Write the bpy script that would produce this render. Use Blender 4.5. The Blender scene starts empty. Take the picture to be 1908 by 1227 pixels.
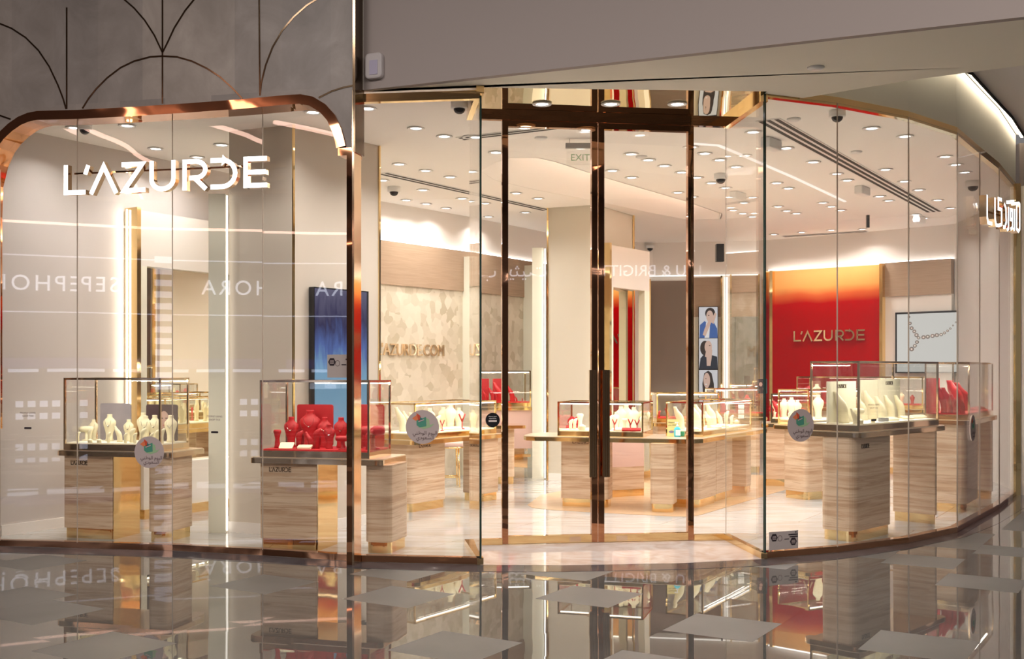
import bpy, bmesh, math, random
from mathutils import Vector, Matrix
random.seed(7)
S = bpy.context.scene
COL = S.collection
PI = math.pi

# ------------------------------------------------------------------ camera, world, exposure
F = 2060.0; HZ = 690.0; EYE = 1.5; CX = 954.0
cam = bpy.data.objects.new('camera', bpy.data.cameras.new('camera'))
COL.objects.link(cam)
cam.location = (0, 0, EYE); cam.rotation_euler = (PI/2, 0, 0)
cam.data.sensor_width = 36; cam.data.lens = 36*F/1908
cam.data.shift_y = (HZ-613.5)/1908
cam.data.clip_end = 200
S.camera = cam
S.view_settings.view_transform = 'Standard'; S.view_settings.look = 'None'
S.view_settings.exposure = 0.0; S.view_settings.gamma = 1; S.view_settings.use_curve_mapping = False
S.cycles.transparent_max_bounces = 40
S.cycles.max_bounces = 10
S.cycles.glossy_bounces = 5
S.cycles.sample_clamp_indirect = 6
W = bpy.data.worlds.new('world'); S.world = W; W.use_nodes = True
W.node_tree.nodes['Background'].inputs[0].default_value = (0.50, 0.47, 0.46, 1)
W.node_tree.nodes['Background'].inputs[1].default_value = 0.38

def area(name, loc, size, power, color=(1, .93, .84), rot=(0, 0, 0), size_y=None, shape='RECTANGLE', spread=PI, parent=None):
    l = bpy.data.lights.new(name, 'AREA'); l.energy = power; l.color = color
    l.shape = shape; l.size = size
    if shape in ('RECTANGLE', 'ELLIPSE'): l.size_y = size_y or size
    l.spread = spread
    o = bpy.data.objects.new(name, l); COL.objects.link(o); o.location = loc; o.rotation_euler = rot
    o.parent = parent
    return o
# mall ceiling lamps (mall side, above and behind the photographer)
for (x, y, z, p) in ((-4.5, 3.0, 6.2, 330), (0.8, 1.5, 6.2, 280), (5.0, 2.0, 6.2, 260), (0, -6, 6.2, 250), (-9, -3, 6.2, 180)):
    area('mall_ceiling_lamp', (x, y, z), 2.2, p, (1, .92, .86))

# ------------------------------------------------------------------ projection helpers (to read positions off measured directions)
def gp(px, py, z=0.0):
    Y = (EYE-z)*F/(py-HZ); return (px-CX)/F*Y, Y
def dx(px, Y): return (px-CX)/F*Y
def onwall(A, B, px, py=None):
    ux, uy = B[0]-A[0], B[1]-A[1]; L = math.hypot(ux, uy); ux /= L; uy /= L
    k = (px-CX)/F
    s = (k*A[1]-A[0])/(ux-k*uy)
    Y = A[1]+s*uy
    return (s, None, Y) if py is None else (s, EYE+(HZ-py)*Y/F, Y)

# ------------------------------------------------------------------ materials
def nt(name):
    m = bpy.data.materials.new(name); m.use_nodes = True
    n = m.node_tree; return m, n, n.nodes, n.links, n.nodes['Principled BSDF']
def mat(name, col, rough=.5, metal=0, spec=.5, coat=0, emis=None, es=0, sheen=0):
    m, t, N, L, b = nt(name)
    b.inputs['Base Color'].default_value = (*col, 1); b.inputs['Roughness'].default_value = rough
    b.inputs['Metallic'].default_value = metal; b.inputs['Specular IOR Level'].default_value = spec
    b.inputs['Coat Weight'].default_value = coat
    b.inputs['Sheen Weight'].default_value = sheen
    if emis: b.inputs['Emission Color'].default_value = (*emis, 1); b.inputs['Emission Strength'].default_value = es
    return m
def node(N, typ, **kw):
    n = N.new(typ)
    for k, v in kw.items(): setattr(n, k, v)
    return n
def ramp(N, stops):
    r = N.new('ShaderNodeValToRGB')
    while len(r.color_ramp.elements) < len(stops): r.color_ramp.elements.new(.5)
    for e, (p, c) in zip(r.color_ramp.elements, stops): e.position = p; e.color = (*c, 1)
    return r
def noisemat(name, stops, scale=(1, 1, 1), nscale=4, detail=6, rough=.5, metal=0, bump=0, spec=.5, distortion=0, coat=0):
    m, t, N, L, b = nt(name)
    tc = N.new('ShaderNodeTexCoord'); mp = N.new('ShaderNodeMapping'); mp.inputs['Scale'].default_value = scale
    no = N.new('ShaderNodeTexNoise'); no.inputs['Scale'].default_value = nscale; no.inputs['Detail'].default_value = detail
    no.inputs['Distortion'].default_value = distortion
    r = ramp(N, stops)
    L.new(tc.outputs['Object'], mp.inputs[0]); L.new(mp.outputs[0], no.inputs['Vector']); L.new(no.outputs['Fac'], r.inputs[0])
    L.new(r.outputs[0], b.inputs['Base Color'])
    b.inputs['Roughness'].default_value = rough; b.inputs['Metallic'].default_value = metal; b.inputs['Specular IOR Level'].default_value = spec
    b.inputs['Coat Weight'].default_value = coat
    if bump:
        bp = N.new('ShaderNodeBump'); bp.inputs['Strength'].default_value = bump; bp.inputs['Distance'].default_value = .02
        L.new(no.outputs['Fac'], bp.inputs['Height']); L.new(bp.outputs[0], b.inputs['Normal'])
    return m
def metalmat(name, col, rough=.04, wob=.25, wscale=1.6):
    m, t, N, L, b = nt(name)
    b.inputs['Base Color'].default_value = (*col, 1); b.inputs['Metallic'].default_value = 1; b.inputs['Roughness'].default_value = rough
    tc = N.new('ShaderNodeTexCoord'); no = N.new('ShaderNodeTexNoise'); no.inputs['Scale'].default_value = wscale; no.inputs['Detail'].default_value = 1
    bp = N.new('ShaderNodeBump'); bp.inputs['Strength'].default_value = wob; bp.inputs['Distance'].default_value = .02
    L.new(tc.outputs['Object'], no.inputs['Vector']); L.new(no.outputs['Fac'], bp.inputs['Height']); L.new(bp.outputs[0], b.inputs['Normal'])
    return m
def glassmat(name, tint=(.97, .99, .97), refl=1.0, wob=0, ior=1.5):
    m = bpy.data.materials.new(name); m.use_nodes = True; t = m.node_tree; N = t.nodes; L = t.links
    N.clear(); out = N.new('ShaderNodeOutputMaterial'); mix = N.new('ShaderNodeMixShader')
    tr = N.new('ShaderNodeBsdfTransparent'); tr.inputs[0].default_value = (*tint, 1)
    gl = N.new('ShaderNodeBsdfGlossy'); gl.inputs['Roughness'].default_value = 0.0; gl.inputs[0].default_value = (refl, refl, refl, 1)
    fr = N.new('ShaderNodeFresnel')
    ge = N.new('ShaderNodeNewGeometry'); mi = N.new('ShaderNodeMix'); mi.data_type = 'FLOAT'; mi.inputs['A'].default_value = ior; mi.inputs['B'].default_value = 1/ior
    L.new(ge.outputs['Backfacing'], mi.inputs['Factor']); L.new(mi.outputs['Result'], fr.inputs[0])
    L.new(fr.outputs[0], mix.inputs[0]); L.new(tr.outputs[0], mix.inputs[1]); L.new(gl.outputs[0], mix.inputs[2]); L.new(mix.outputs[0], out.inputs[0])
    if wob:
        tc = N.new('ShaderNodeTexCoord'); no = N.new('ShaderNodeTexNoise'); no.inputs['Scale'].default_value = .9; no.inputs['Detail'].default_value = 0
        bp = N.new('ShaderNodeBump'); bp.inputs['Strength'].default_value = wob; bp.inputs['Distance'].default_value = .02
        L.new(tc.outputs['Object'], no.inputs['Vector']); L.new(no.outputs['Fac'], bp.inputs['Height']); L.new(bp.outputs[0], gl.inputs['Normal'])
    return m
def emit(name, col, s):
    m = bpy.data.materials.new(name); m.use_nodes = True; N = m.node_tree.nodes; N.clear()
    out = N.new('ShaderNodeOutputMaterial'); e = N.new('ShaderNodeEmission'); e.inputs[0].default_value = (*col, 1); e.inputs[1].default_value = s
    m.node_tree.links.new(e.outputs[0], out.inputs[0]); return m

M = {}
def stonemat():
    m, t, N, L, b = nt('grey_stone')
    tc = N.new('ShaderNodeTexCoord'); no = N.new('ShaderNodeTexNoise'); no.inputs['Scale'].default_value = 2.6; no.inputs['Detail'].default_value = 9; no.inputs['Roughness'].default_value = .62; no.inputs['Distortion'].default_value = .6
    r = ramp(N, [(.3, (.23, .195, .172)), (.55, (.305, .262, .235)), (.8, (.40, .35, .318))])
    L.new(tc.outputs['Object'], no.inputs['Vector']); L.new(no.outputs['Fac'], r.inputs[0])
    sw_ = N.new('ShaderNodeSeparateXYZ'); cb = N.new('ShaderNodeCombineXYZ'); L.new(tc.outputs['Object'], sw_.inputs[0]); L.new(sw_.outputs[0], cb.inputs[0]); L.new(sw_.outputs[2], cb.inputs[1])
    mp = N.new('ShaderNodeMapping'); mp.inputs['Location'].default_value = (.2, -.1, 0); L.new(cb.outputs[0], mp.inputs[0])
    br = N.new('ShaderNodeTexBrick'); br.inputs['Scale'].default_value = 1; br.inputs['Brick Width'].default_value = .41; br.inputs['Row Height'].default_value = 1.2; br.inputs['Mortar Size'].default_value = .0
    br.inputs['Color1'].default_value = (.80, .80, .82, 1); br.inputs['Color2'].default_value = (1.12, 1.1, 1.08, 1); L.new(mp.outputs[0], br.inputs['Vector'])
    mx = N.new('ShaderNodeMix'); mx.data_type = 'RGBA'; mx.blend_type = 'MULTIPLY'; mx.inputs['Factor'].default_value = 1
    L.new(r.outputs[0], mx.inputs['A']); L.new(br.outputs['Color'], mx.inputs['B']); L.new(mx.outputs['Result'], b.inputs['Base Color']); b.inputs['Roughness'].default_value = .42
    return m
M['stone'] = stonemat()
M['plaster'] = mat('mauve_plaster', (.37, .315, .295), .7)
M['soffit'] = mat('cream_soffit', (.84, .81, .71), .75)
M['white'] = mat('white_paint', (.84, .79, .74), .7)
M['ceil'] = mat('ceiling_paint', (.97, .945, .91), .75)
M['creamwall'] = mat('cream_wall', (.76, .72, .66), .55)
M['rosy'] = mat('rosy_plaster', (.60, .55, .52), .6)
M['green'] = mat('pale_cream_panel', (.80, .79, .66), .4)
M['tan'] = noisemat('tan_wood', [(.3, (.34, .235, .155)), (.7, (.42, .30, .205))], (1, 1, 30), 3, 4, .45)
M['gold'] = metalmat('polished_gold', (.92, .68, .34), .06, .15, 3)
M['bronze'] = metalmat('mirror_bronze', (.50, .245, .13), .03, .35, 2.2)
M['brass'] = metalmat('brushed_rose_brass', (.86, .66, .46), .10, .1, 4)
M['topmetal'] = metalmat('satin_gold_top', (.88, .76, .60), .32, .05, 3)
M['halo'] = emit('portal_strip', (1, .94, .84), 16)
M['handle'] = metalmat('brown_handle_metal', (.58, .40, .24), .15, .1, 4)
M['taupe'] = mat('taupe_lacquer', (.27, .215, .175), .12)
M['cove'] = emit('mall_cove_glow', (1, .62, .50), 9)
M['goldmirror'] = metalmat('gold_mirror', (.95, .84, .60), .015, .25, 1.3)
M['darkgold'] = metalmat('dark_bronze_line', (.16, .11, .07), .12, .1, 4)
M['mirror'] = metalmat('tinted_mirror', (.80, .76, .62), .01, .02, 1)
M['glass'] = glassmat('storefront_glass', (.97, .97, .962), 1, .06)
M['cglass'] = glassmat('showcase_glass', (.985, .99, .985), 1, 0)
M['gedge'] = mat('green_glass_edge', (.02, .045, .035), .15)
M['seam'] = mat('silicone_joint', (.42, .35, .29), .4)
M['travertine'] = None
M['cream'] = mat('cream_velvet', (.88, .80, .56), .55, sheen=0)
M['red'] = mat('red_velvet', (.44, .005, .010), .5)
M['dcream'] = mat('cream_deck', (.92, .87, .72), .5)
M['dred'] = mat('red_deck', (.55, .01, .015), .5)
M['pink'] = mat('pink_lacquer', (.66, .46, .40), .4)
M['black'] = mat('black_plastic', (.015, .015, .018), .25)
M['whitep'] = mat('white_plastic', (.85, .85, .84), .35)
M['grey'] = mat('grey_plastic', (.35, .34, .33), .5)
M['slot'] = mat('dark_slot', (.05, .045, .04), .8)
M['lamp'] = emit('lamp_glow', (1, .98, .96), 14)
M['led'] = emit('led_strip', (1, .96, .92), 5)
M['ledsoft'] = emit('led_strip_soft', (1, .92, .82), 2.4)
M['ledpink'] = emit('cove_strip_pink', (1, .66, .50), 26)
M['sign'] = emit('sign_white', (.97, .98, 1), 3.2)
M['gem'] = mat('silver_jewel', (.55, .52, .48), .15, 1)
M['chain'] = mat('gold_chain', (.85, .62, .3), .2, 1)
M['wood'] = noisemat('warm_wood_inlay', [(.3, (.48, .31, .18)), (.7, (.58, .40, .25))], (1, 8, 1), 2, 4, .25)
M['darkmarble'] = noisemat('dark_border_marble', [(.3, (.06, .05, .055)), (.62, (.10, .09, .095)), (.75, (.34, .31, .30))], (1, 1, 1), 3, 8, .06, distortion=1)
M['pinkmarble'] = noisemat('rose_marble', [(.3, (.52, .40, .34)), (.5, (.60, .50, .45)), (.7, (.66, .59, .55))], (1, 1, 1), 3, 10, .07, distortion=2)
M['redgrad'] = None

def travertine():
    m, t, N, L, b = nt('banded_travertine')
    tc = N.new('ShaderNodeTexCoord'); mp = N.new('ShaderNodeMapping'); mp.inputs['Scale'].default_value = (.55, .55, 13)
    mp.inputs['Rotation'].default_value = (.03, .05, 0)
    no = N.new('ShaderNodeTexNoise'); no.inputs['Scale'].default_value = 1.6; no.inputs['Detail'].default_value = 8; no.inputs['Distortion'].default_value = .8; no.inputs['Roughness'].default_value = .62
    r = ramp(N, [(.28, (.43, .275, .17)), (.42, (.54, .37, .24)), (.50, (.63, .465, .325)), (.62, (.70, .55, .40)), (.78, (.58, .42, .28))])
    L.new(tc.outputs['Object'], mp.inputs[0]); L.new(mp.outputs[0], no.inputs['Vector']); L.new(no.outputs['Fac'], r.inputs[0])
    # thin darker veins and pits running with the bedding
    m3 = N.new('ShaderNodeMapping'); m3.inputs['Scale'].default_value = (1.3, 1.3, 42); m3.inputs['Rotation'].default_value = (.03, .05, 0)
    n3 = N.new('ShaderNodeTexNoise'); n3.inputs['Scale'].default_value = 1.8; n3.inputs['Detail'].default_value = 6; n3.inputs['Distortion'].default_value = 1.2
    r3 = ramp(N, [(.34, (.72, .66, .60)), (.44, (1, 1, 1)), (.7, (1.0, 1.0, 1.0))])
    mx = N.new('ShaderNodeMix'); mx.data_type = 'RGBA'; mx.blend_type = 'MULTIPLY'; mx.inputs['Factor'].default_value = .8
    L.new(tc.outputs['Object'], m3.inputs[0]); L.new(m3.outputs[0], n3.inputs['Vector']); L.new(n3.outputs['Fac'], r3.inputs[0])
    L.new(r.outputs[0], mx.inputs['A']); L.new(r3.outputs[0], mx.inputs['B'])
    L.new(mx.outputs['Result'], b.inputs['Base Color']); b.inputs['Roughness'].default_value = .3
    return m
M['travertine'] = travertine()

def shell():
    m, t, N, L, b = nt('shell_inlay_wall')
    tc = N.new('ShaderNodeTexCoord'); vo = N.new('ShaderNodeTexVoronoi'); vo.inputs['Scale'].default_value = 8; vo.distance = 'MANHATTAN'
    r = ramp(N, [(.0, (.50, .44, .32)), (.35, (.61, .55, .43)), (1, (.71, .65, .53))])
    sp = N.new('ShaderNodeSeparateColor')
    L.new(tc.outputs['Object'], vo.inputs['Vector']); L.new(vo.outputs['Color'], sp.inputs[0]); L.new(sp.outputs[0], r.inputs[0])
    L.new(r.outputs[0], b.inputs['Base Color']); b.inputs['Roughness'].default_value = .45
    return m
M['shell'] = shell()

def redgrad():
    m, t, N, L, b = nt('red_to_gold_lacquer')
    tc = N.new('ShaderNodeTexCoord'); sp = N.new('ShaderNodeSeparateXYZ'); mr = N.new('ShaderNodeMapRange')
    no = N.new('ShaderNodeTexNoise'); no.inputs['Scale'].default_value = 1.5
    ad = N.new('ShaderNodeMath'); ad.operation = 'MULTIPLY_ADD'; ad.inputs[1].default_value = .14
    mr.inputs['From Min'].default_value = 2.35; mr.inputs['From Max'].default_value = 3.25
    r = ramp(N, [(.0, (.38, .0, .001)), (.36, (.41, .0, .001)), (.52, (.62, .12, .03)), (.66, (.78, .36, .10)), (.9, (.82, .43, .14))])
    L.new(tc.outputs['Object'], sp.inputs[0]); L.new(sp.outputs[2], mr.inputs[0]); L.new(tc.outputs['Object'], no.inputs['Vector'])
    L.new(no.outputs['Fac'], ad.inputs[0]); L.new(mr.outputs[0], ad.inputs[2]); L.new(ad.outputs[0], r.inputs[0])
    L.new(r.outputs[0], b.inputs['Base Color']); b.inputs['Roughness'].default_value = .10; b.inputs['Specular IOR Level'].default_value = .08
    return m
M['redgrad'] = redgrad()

def tilefloor():
    m, t, N, L, b = nt('polished_mall_tiles')
    tc = N.new('ShaderNodeTexCoord'); mp = N.new('ShaderNodeMapping'); mp.vector_type = 'POINT'
    ang = math.atan2(.5236, .852)   # tile direction
    mp.inputs['Rotation'].default_value = (0, 0, ang); mp.inputs['Location'].default_value = (0, 0, 0)
    sc = N.new('ShaderNodeVectorMath'); sc.operation = 'MULTIPLY'; sc.inputs[1].default_value = (1/.537, 1/.525, 1)
    of0 = N.new('ShaderNodeVectorMath'); of0.operation = 'ADD'; of0.inputs[1].default_value = (.853, .204, 0)
    # neighbouring columns are shifted along their length
    sx = N.new('ShaderNodeSeparateXYZ'); cf = N.new('ShaderNodeMath'); cf.operation = 'FLOOR'; cm = N.new('ShaderNodeMath'); cm.operation = 'MULTIPLY'; cm.inputs[1].default_value = .36
    cb = N.new('ShaderNodeCombineXYZ'); off = N.new('ShaderNodeVectorMath'); off.operation = 'ADD'
    L.new(of0.outputs[0], sx.inputs[0]); L.new(sx.outputs[0], cf.inputs[0]); L.new(cf.outputs[0], cm.inputs[0]); L.new(cm.outputs[0], cb.inputs[1])
    L.new(cb.outputs[0], off.inputs[1])
    fl = N.new('ShaderNodeVectorMath'); fl.operation = 'FLOOR'; fc = N.new('ShaderNodeVectorMath'); fc.operation = 'FRACTION'
    L.new(tc.outputs['Object'], mp.inputs[0]); L.new(mp.outputs[0], sc.inputs[0]); L.new(sc.outputs[0], of0.inputs[0]); L.new(of0.outputs[0], off.inputs[0])
    L.new(off.outputs[0], fl.inputs[0]); L.new(off.outputs[0], fc.inputs[0])
    wn = N.new('ShaderNodeTexWhiteNoise'); wn.noise_dimensions = '3D'; L.new(fl.outputs[0], wn.inputs['Vector'])
    gt = N.new('ShaderNodeMath'); gt.operation = 'GREATER_THAN'; gt.inputs[1].default_value = .76; L.new(wn.outputs['Value'], gt.inputs[0])
    sp = N.new('ShaderNodeSeparateXYZ'); L.new(fc.outputs[0], sp.inputs[0])
    def edge(o):
        a = N.new('ShaderNodeMath'); a.operation = 'SUBTRACT'; a.inputs[1].default_value = .5; L.new(o, a.inputs[0])
        c = N.new('ShaderNodeMath'); c.operation = 'ABSOLUTE'; L.new(a.outputs[0], c.inputs[0])
        g = N.new('ShaderNodeMath'); g.operation = 'GREATER_THAN'; g.inputs[1].default_value = .4955; L.new(c.outputs[0], g.inputs[0]); return g
    ex, ey = edge(sp.outputs[0]), edge(sp.outputs[1])
    mx = N.new('ShaderNodeMath'); mx.operation = 'MAXIMUM'; L.new(ex.outputs[0], mx.inputs[0]); L.new(ey.outputs[0], mx.inputs[1])
    no = N.new('ShaderNodeTexNoise'); no.inputs['Scale'].default_value = 2; no.inputs['Detail'].default_value = 5; L.new(tc.outputs['Object'], no.inputs['Vector'])
    r = ramp(N, [(.35, (.085, .079, .072)), (.65, (.108, .101, .093))]); L.new(no.outputs['Fac'], r.inputs[0])
    mc = N.new('ShaderNodeMix'); mc.data_type = 'RGBA'; L.new(mx.outputs[0], mc.inputs['Factor']); L.new(r.outputs[0], mc.inputs['A']); mc.inputs['B'].default_value = (.06, .05, .045, 1)
    L.new(mc.outputs['Result'], b.inputs['Base Color'])
    mr = N.new('ShaderNodeMapRange'); mr.inputs['To Min'].default_value = .012; mr.inputs['To Max'].default_value = .42; L.new(gt.outputs[0], mr.inputs[0])
    L.new(mr.outputs[0], b.inputs['Roughness'])
    b.inputs['IOR'].default_value = 1.55
    # each tile lies very slightly off level, so reflections break from tile to tile
    geo = N.new('ShaderNodeNewGeometry'); sub = N.new('ShaderNodeVectorMath'); sub.operation = 'SUBTRACT'; sub.inputs[1].default_value = (.5, .5, .5)
    L.new(wn.outputs['Color'], sub.inputs[0])
    s2 = N.new('ShaderNodeVectorMath'); s2.operation = 'MULTIPLY'; s2.inputs[1].default_value = (.004, .004, 0); L.new(sub.outputs[0], s2.inputs[0])
    a2 = N.new('ShaderNodeVectorMath'); a2.operation = 'ADD'; L.new(geo.outputs['Normal'], a2.inputs[0]); L.new(s2.outputs[0], a2.inputs[1])
    no2 = N.new('ShaderNodeTexNoise'); no2.inputs['Scale'].default_value = 1.2; no2.inputs['Detail'].default_value = 0; L.new(tc.outputs['Object'], no2.inputs['Vector'])
    bp = N.new('ShaderNodeBump'); bp.inputs['Strength'].default_value = .025; bp.inputs['Distance'].default_value = .02
    L.new(no2.outputs['Fac'], bp.inputs['Height']); L.new(a2.outputs[0], bp.inputs['Normal']); L.new(bp.outputs[0], b.inputs['Normal'])
    return m
M['tiles'] = tilefloor()

def shopfloor():
    m, t, N, L, b = nt('cream_marble_floor')
    tc = N.new('ShaderNodeTexCoord'); mp = N.new('ShaderNodeMapping'); mp.inputs['Scale'].default_value = (.8, 5, 1)
    vo = N.new('ShaderNodeTexVoronoi'); vo.inputs['Scale'].default_value = .9; vo.distance = 'MANHATTAN'
    no = N.new('ShaderNodeTexNoise'); no.inputs['Scale'].default_value = 1.6; no.inputs['Detail'].default_value = 6; no.inputs['Distortion'].default_value = .6
    r = ramp(N, [(.30, (.42, .37, .32)), (.45, (.465, .445, .415)), (.6, (.51, .51, .50)), (.8, (.45, .43, .40))])
    L.new(tc.outputs['Object'], mp.inputs[0]); L.new(mp.outputs[0], no.inputs['Vector']); L.new(no.outputs['Fac'], r.inputs[0])
    # thin diagonal joints between the triangular slabs
    m2 = N.new('ShaderNodeMapping'); m2.inputs['Rotation'].default_value = (0, 0, .55); L.new(tc.outputs['Object'], m2.inputs[0])
    br = N.new('ShaderNodeTexBrick'); br.offset = .5; br.inputs['Scale'].default_value = 1; br.inputs['Brick Width'].default_value = 2.2; br.inputs['Row Height'].default_value = .9
    br.inputs['Mortar Size'].default_value = .006; br.inputs['Color1'].default_value = (1, 1, 1, 1); br.inputs['Color2'].default_value = (.94, .93, .91, 1); br.inputs['Mortar'].default_value = (.7, .66, .6, 1)
    L.new(m2.outputs[0], br.inputs['Vector'])
    mx = N.new('ShaderNodeMix'); mx.data_type = 'RGBA'; mx.blend_type = 'MULTIPLY'; mx.inputs['Factor'].default_value = 1
    L.new(r.outputs[0], mx.inputs['A']); L.new(br.outputs['Color'], mx.inputs['B']); L.new(mx.outputs['Result'], b.inputs['Base Color'])
    b.inputs['Roughness'].default_value = .05
    return m
M['shopfloor'] = shopfloor()

# ------------------------------------------------------------------ mesh helpers
class MB:
    def __init__(s): s.bm = bmesh.new()
    def box(s, x0, x1, y0, y1, z0, z1, mi=0):
        v = [s.bm.verts.new(p) for p in ((x0, y0, z0), (x1, y0, z0), (x1, y1, z0), (x0, y1, z0), (x0, y0, z1), (x1, y0, z1), (x1, y1, z1), (x0, y1, z1))]
        for f in ((0, 3, 2, 1), (4, 5, 6, 7), (0, 1, 5, 4), (1, 2, 6, 5), (2, 3, 7, 6), (3, 0, 4, 7)):
            s.bm.faces.new([v[i] for i in f]).material_index = mi
        return s
    def seg(s, a, b, t, z0, z1, mi=0, shift=0.0):   # upright slab between plan points
        u = Vector((b[0]-a[0], b[1]-a[1])); u.normalize(); n = Vector((-u.y, u.x))
        q = []
        for p in (a, b):
            for d in (-t/2+shift, t/2+shift): q.append((p[0]+n.x*d, p[1]+n.y*d))
        poly = [q[0], q[2], q[3], q[1]]
        return s.prism(poly, z0, z1, mi)
    def prism(s, poly, z0, z1, mi=0, mi_top=None):
        a = [s.bm.verts.new((x, y, z0)) for x, y in poly]; b = [s.bm.verts.new((x, y, z1)) for x, y in poly]
        n = len(poly)
        s.bm.faces.new(a[::-1]).material_index = mi
        s.bm.faces.new(b).material_index = mi if mi_top is None else mi_top
        for i in range(n): s.bm.faces.new((a[i], a[(i+1) % n], b[(i+1) % n], b[i])).material_index = mi
        return s
    def tube(s, p, q, r, n=12, mi=0, r2=None):
        p = Vector(p); q = Vector(q); d = (q-p).normalized(); x = d.orthogonal().normalized(); y = d.cross(x)
        r2 = r if r2 is None else r2
        A = []; B = []
        for i in range(n):
            c, t = math.cos(2*PI*i/n), math.sin(2*PI*i/n)
            A.append(s.bm.verts.new(p+(x*c+y*t)*r)); B.append(s.bm.verts.new(q+(x*c+y*t)*r2))
        s.bm.faces.new(A[::-1]).material_index = mi; s.bm.faces.new(B).material_index = mi
        for i in range(n):
            f = s.bm.faces.new((A[i], A[(i+1) % n], B[(i+1) % n], B[i])); f.material_index = mi; f.smooth = n > 6
        return s
    def path(s, pts, r, n=8, mi=0, closed=False):
        for i in range(len(pts)-(0 if closed else 1)): s.tube(pts[i], pts[(i+1) % len(pts)], r, n, mi)
        return s
    def loft(s, secs, n=20, mi=0):   # (cx,cy,z,rx,ry[,tilt]) rings
        rings = []
        for c in secs:
            cx, cy, z, rx, ry = c[:5]; tl = c[5] if len(c) > 5 else 0
            rings.append([s.bm.verts.new((cx+rx*math.cos(2*PI*i/n), cy+ry*math.sin(2*PI*i/n), z+tl*math.sin(2*PI*i/n))) for i in range(n)])
        s.bm.faces.new(rings[0][::-1]).material_index = mi
        s.bm.faces.new(rings[-1]).material_index = mi
        for a, b in zip(rings, rings[1:]):
            for i in range(n):
                f = s.bm.faces.new((a[i], a[(i+1) % n], b[(i+1) % n], b[i])); f.smooth = True; f.material_index = mi
        return s
    def lathe(s, prof, n=24, c=(0, 0), mi=0):
        return s.loft([(c[0], c[1], z, r, r) for r, z in prof], n, mi)
    def xzplate(s, pts, y0, y1, mi=0, mif=None):    # polygon in x,z extruded along y
        a = [s.bm.verts.new((x, y0, z)) for x, z in pts]; b = [s.bm.verts.new((x, y1, z)) for x, z in pts]; n = len(pts)
        s.bm.faces.new(a).material_index = mi if mif is None else mif
        s.bm.faces.new(b[::-1]).material_index = mi
        for i in range(n): s.bm.faces.new((a[i], b[i], b[(i+1) % n], a[(i+1) % n])).material_index = mi
        return s
    def stroke(s, pts, w, y0, y1, mi=1, mif=0):      # stroked polyline in x,z
        n = len(pts); P = [Vector(p) for p in pts]; Lf = []; Rt = []
        for i in range(n):
            if i == 0: d = (P[1]-P[0]).normalized(); m = Vector((-d.y, d.x)); k = 1
            elif i == n-1: d = (P[-1]-P[-2]).normalized(); m = Vector((-d.y, d.x)); k = 1
            else:
                d1 = (P[i]-P[i-1]).normalized(); d2 = (P[i+1]-P[i]).normalized(); n1 = Vector((-d1.y, d1.x)); n2 = Vector((-d2.y, d2.x))
                m = n1+n2
                m = m.normalized() if m.length > 1e-6 else n1
                k = 1/max(m.dot(n1), .42)
            Lf.append(P[i]+m*w/2*k); Rt.append(P[i]-m*w/2*k)
        for i in range(n-1):
            q = [Rt[i], Rt[i+1], Lf[i+1], Lf[i]]
            a = [s.bm.verts.new((p.x, y0, p.y)) for p in q]; b = [s.bm.verts.new((p.x, y1, p.y)) for p in q]
            s.bm.faces.new(a).material_index = mif; s.bm.faces.new(b[::-1]).material_index = mi
            s.bm.faces.new((a[0], b[0], b[1], a[1])).material_index = mi; s.bm.faces.new((a[2], b[2], b[3], a[3])).material_index = mi
            if i == 0: s.bm.faces.new((a[3], b[3], b[0], a[0])).material_index = mi
            if i == n-2: s.bm.faces.new((a[1], b[1], b[2], a[2])).material_index = mi
        return s
    def build(s, name, mats, parent=None, bevel=0, fix=True):
        if fix: bmesh.ops.recalc_face_normals(s.bm, faces=s.bm.faces)
        me = bpy.data.meshes.new(name); s.bm.to_mesh(me); s.bm.free()
        for m in (mats if isinstance(mats, (list, tuple)) else [mats]): me.materials.append(m)
        o = bpy.data.objects.new(name, me); COL.objects.link(o); o.parent = parent
        if bevel:
            b = o.modifiers.new('bevel', 'BEVEL'); b.width = bevel; b.segments = 2; b.limit_method = 'ANGLE'
        return o
def tag(o, label, cat, group=None, kind=None):
    o['label'] = label; o['category'] = cat
    if group: o['group'] = group
    if kind: o['kind'] = kind
    return o
def struct(o): o['kind'] = 'structure'; return o
def empty(name, loc=(0, 0, 0), rz=0):
    o = bpy.data.objects.new(name, None); COL.objects.link(o); o.location = loc; o.rotation_euler = (0, 0, rz); o.empty_display_size = .1
    return o
def thing(name, label, cat, loc=(0, 0, 0), rz=0, group=None): return tag(empty(name, loc, rz), label, cat, group)
def wallframe(A, B): return (A[0], A[1], 0), math.atan2(B[1]-A[1], B[0]-A[0])
def place(o, A, B): l, r = wallframe(A, B); o.location = l; o.rotation_euler = (0, 0, r); return o
def copytree(o, parent=None):
    c = o.copy(); COL.objects.link(c); c.parent = parent
    for ch in list(o.children): copytree(ch, c)
    return c
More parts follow.
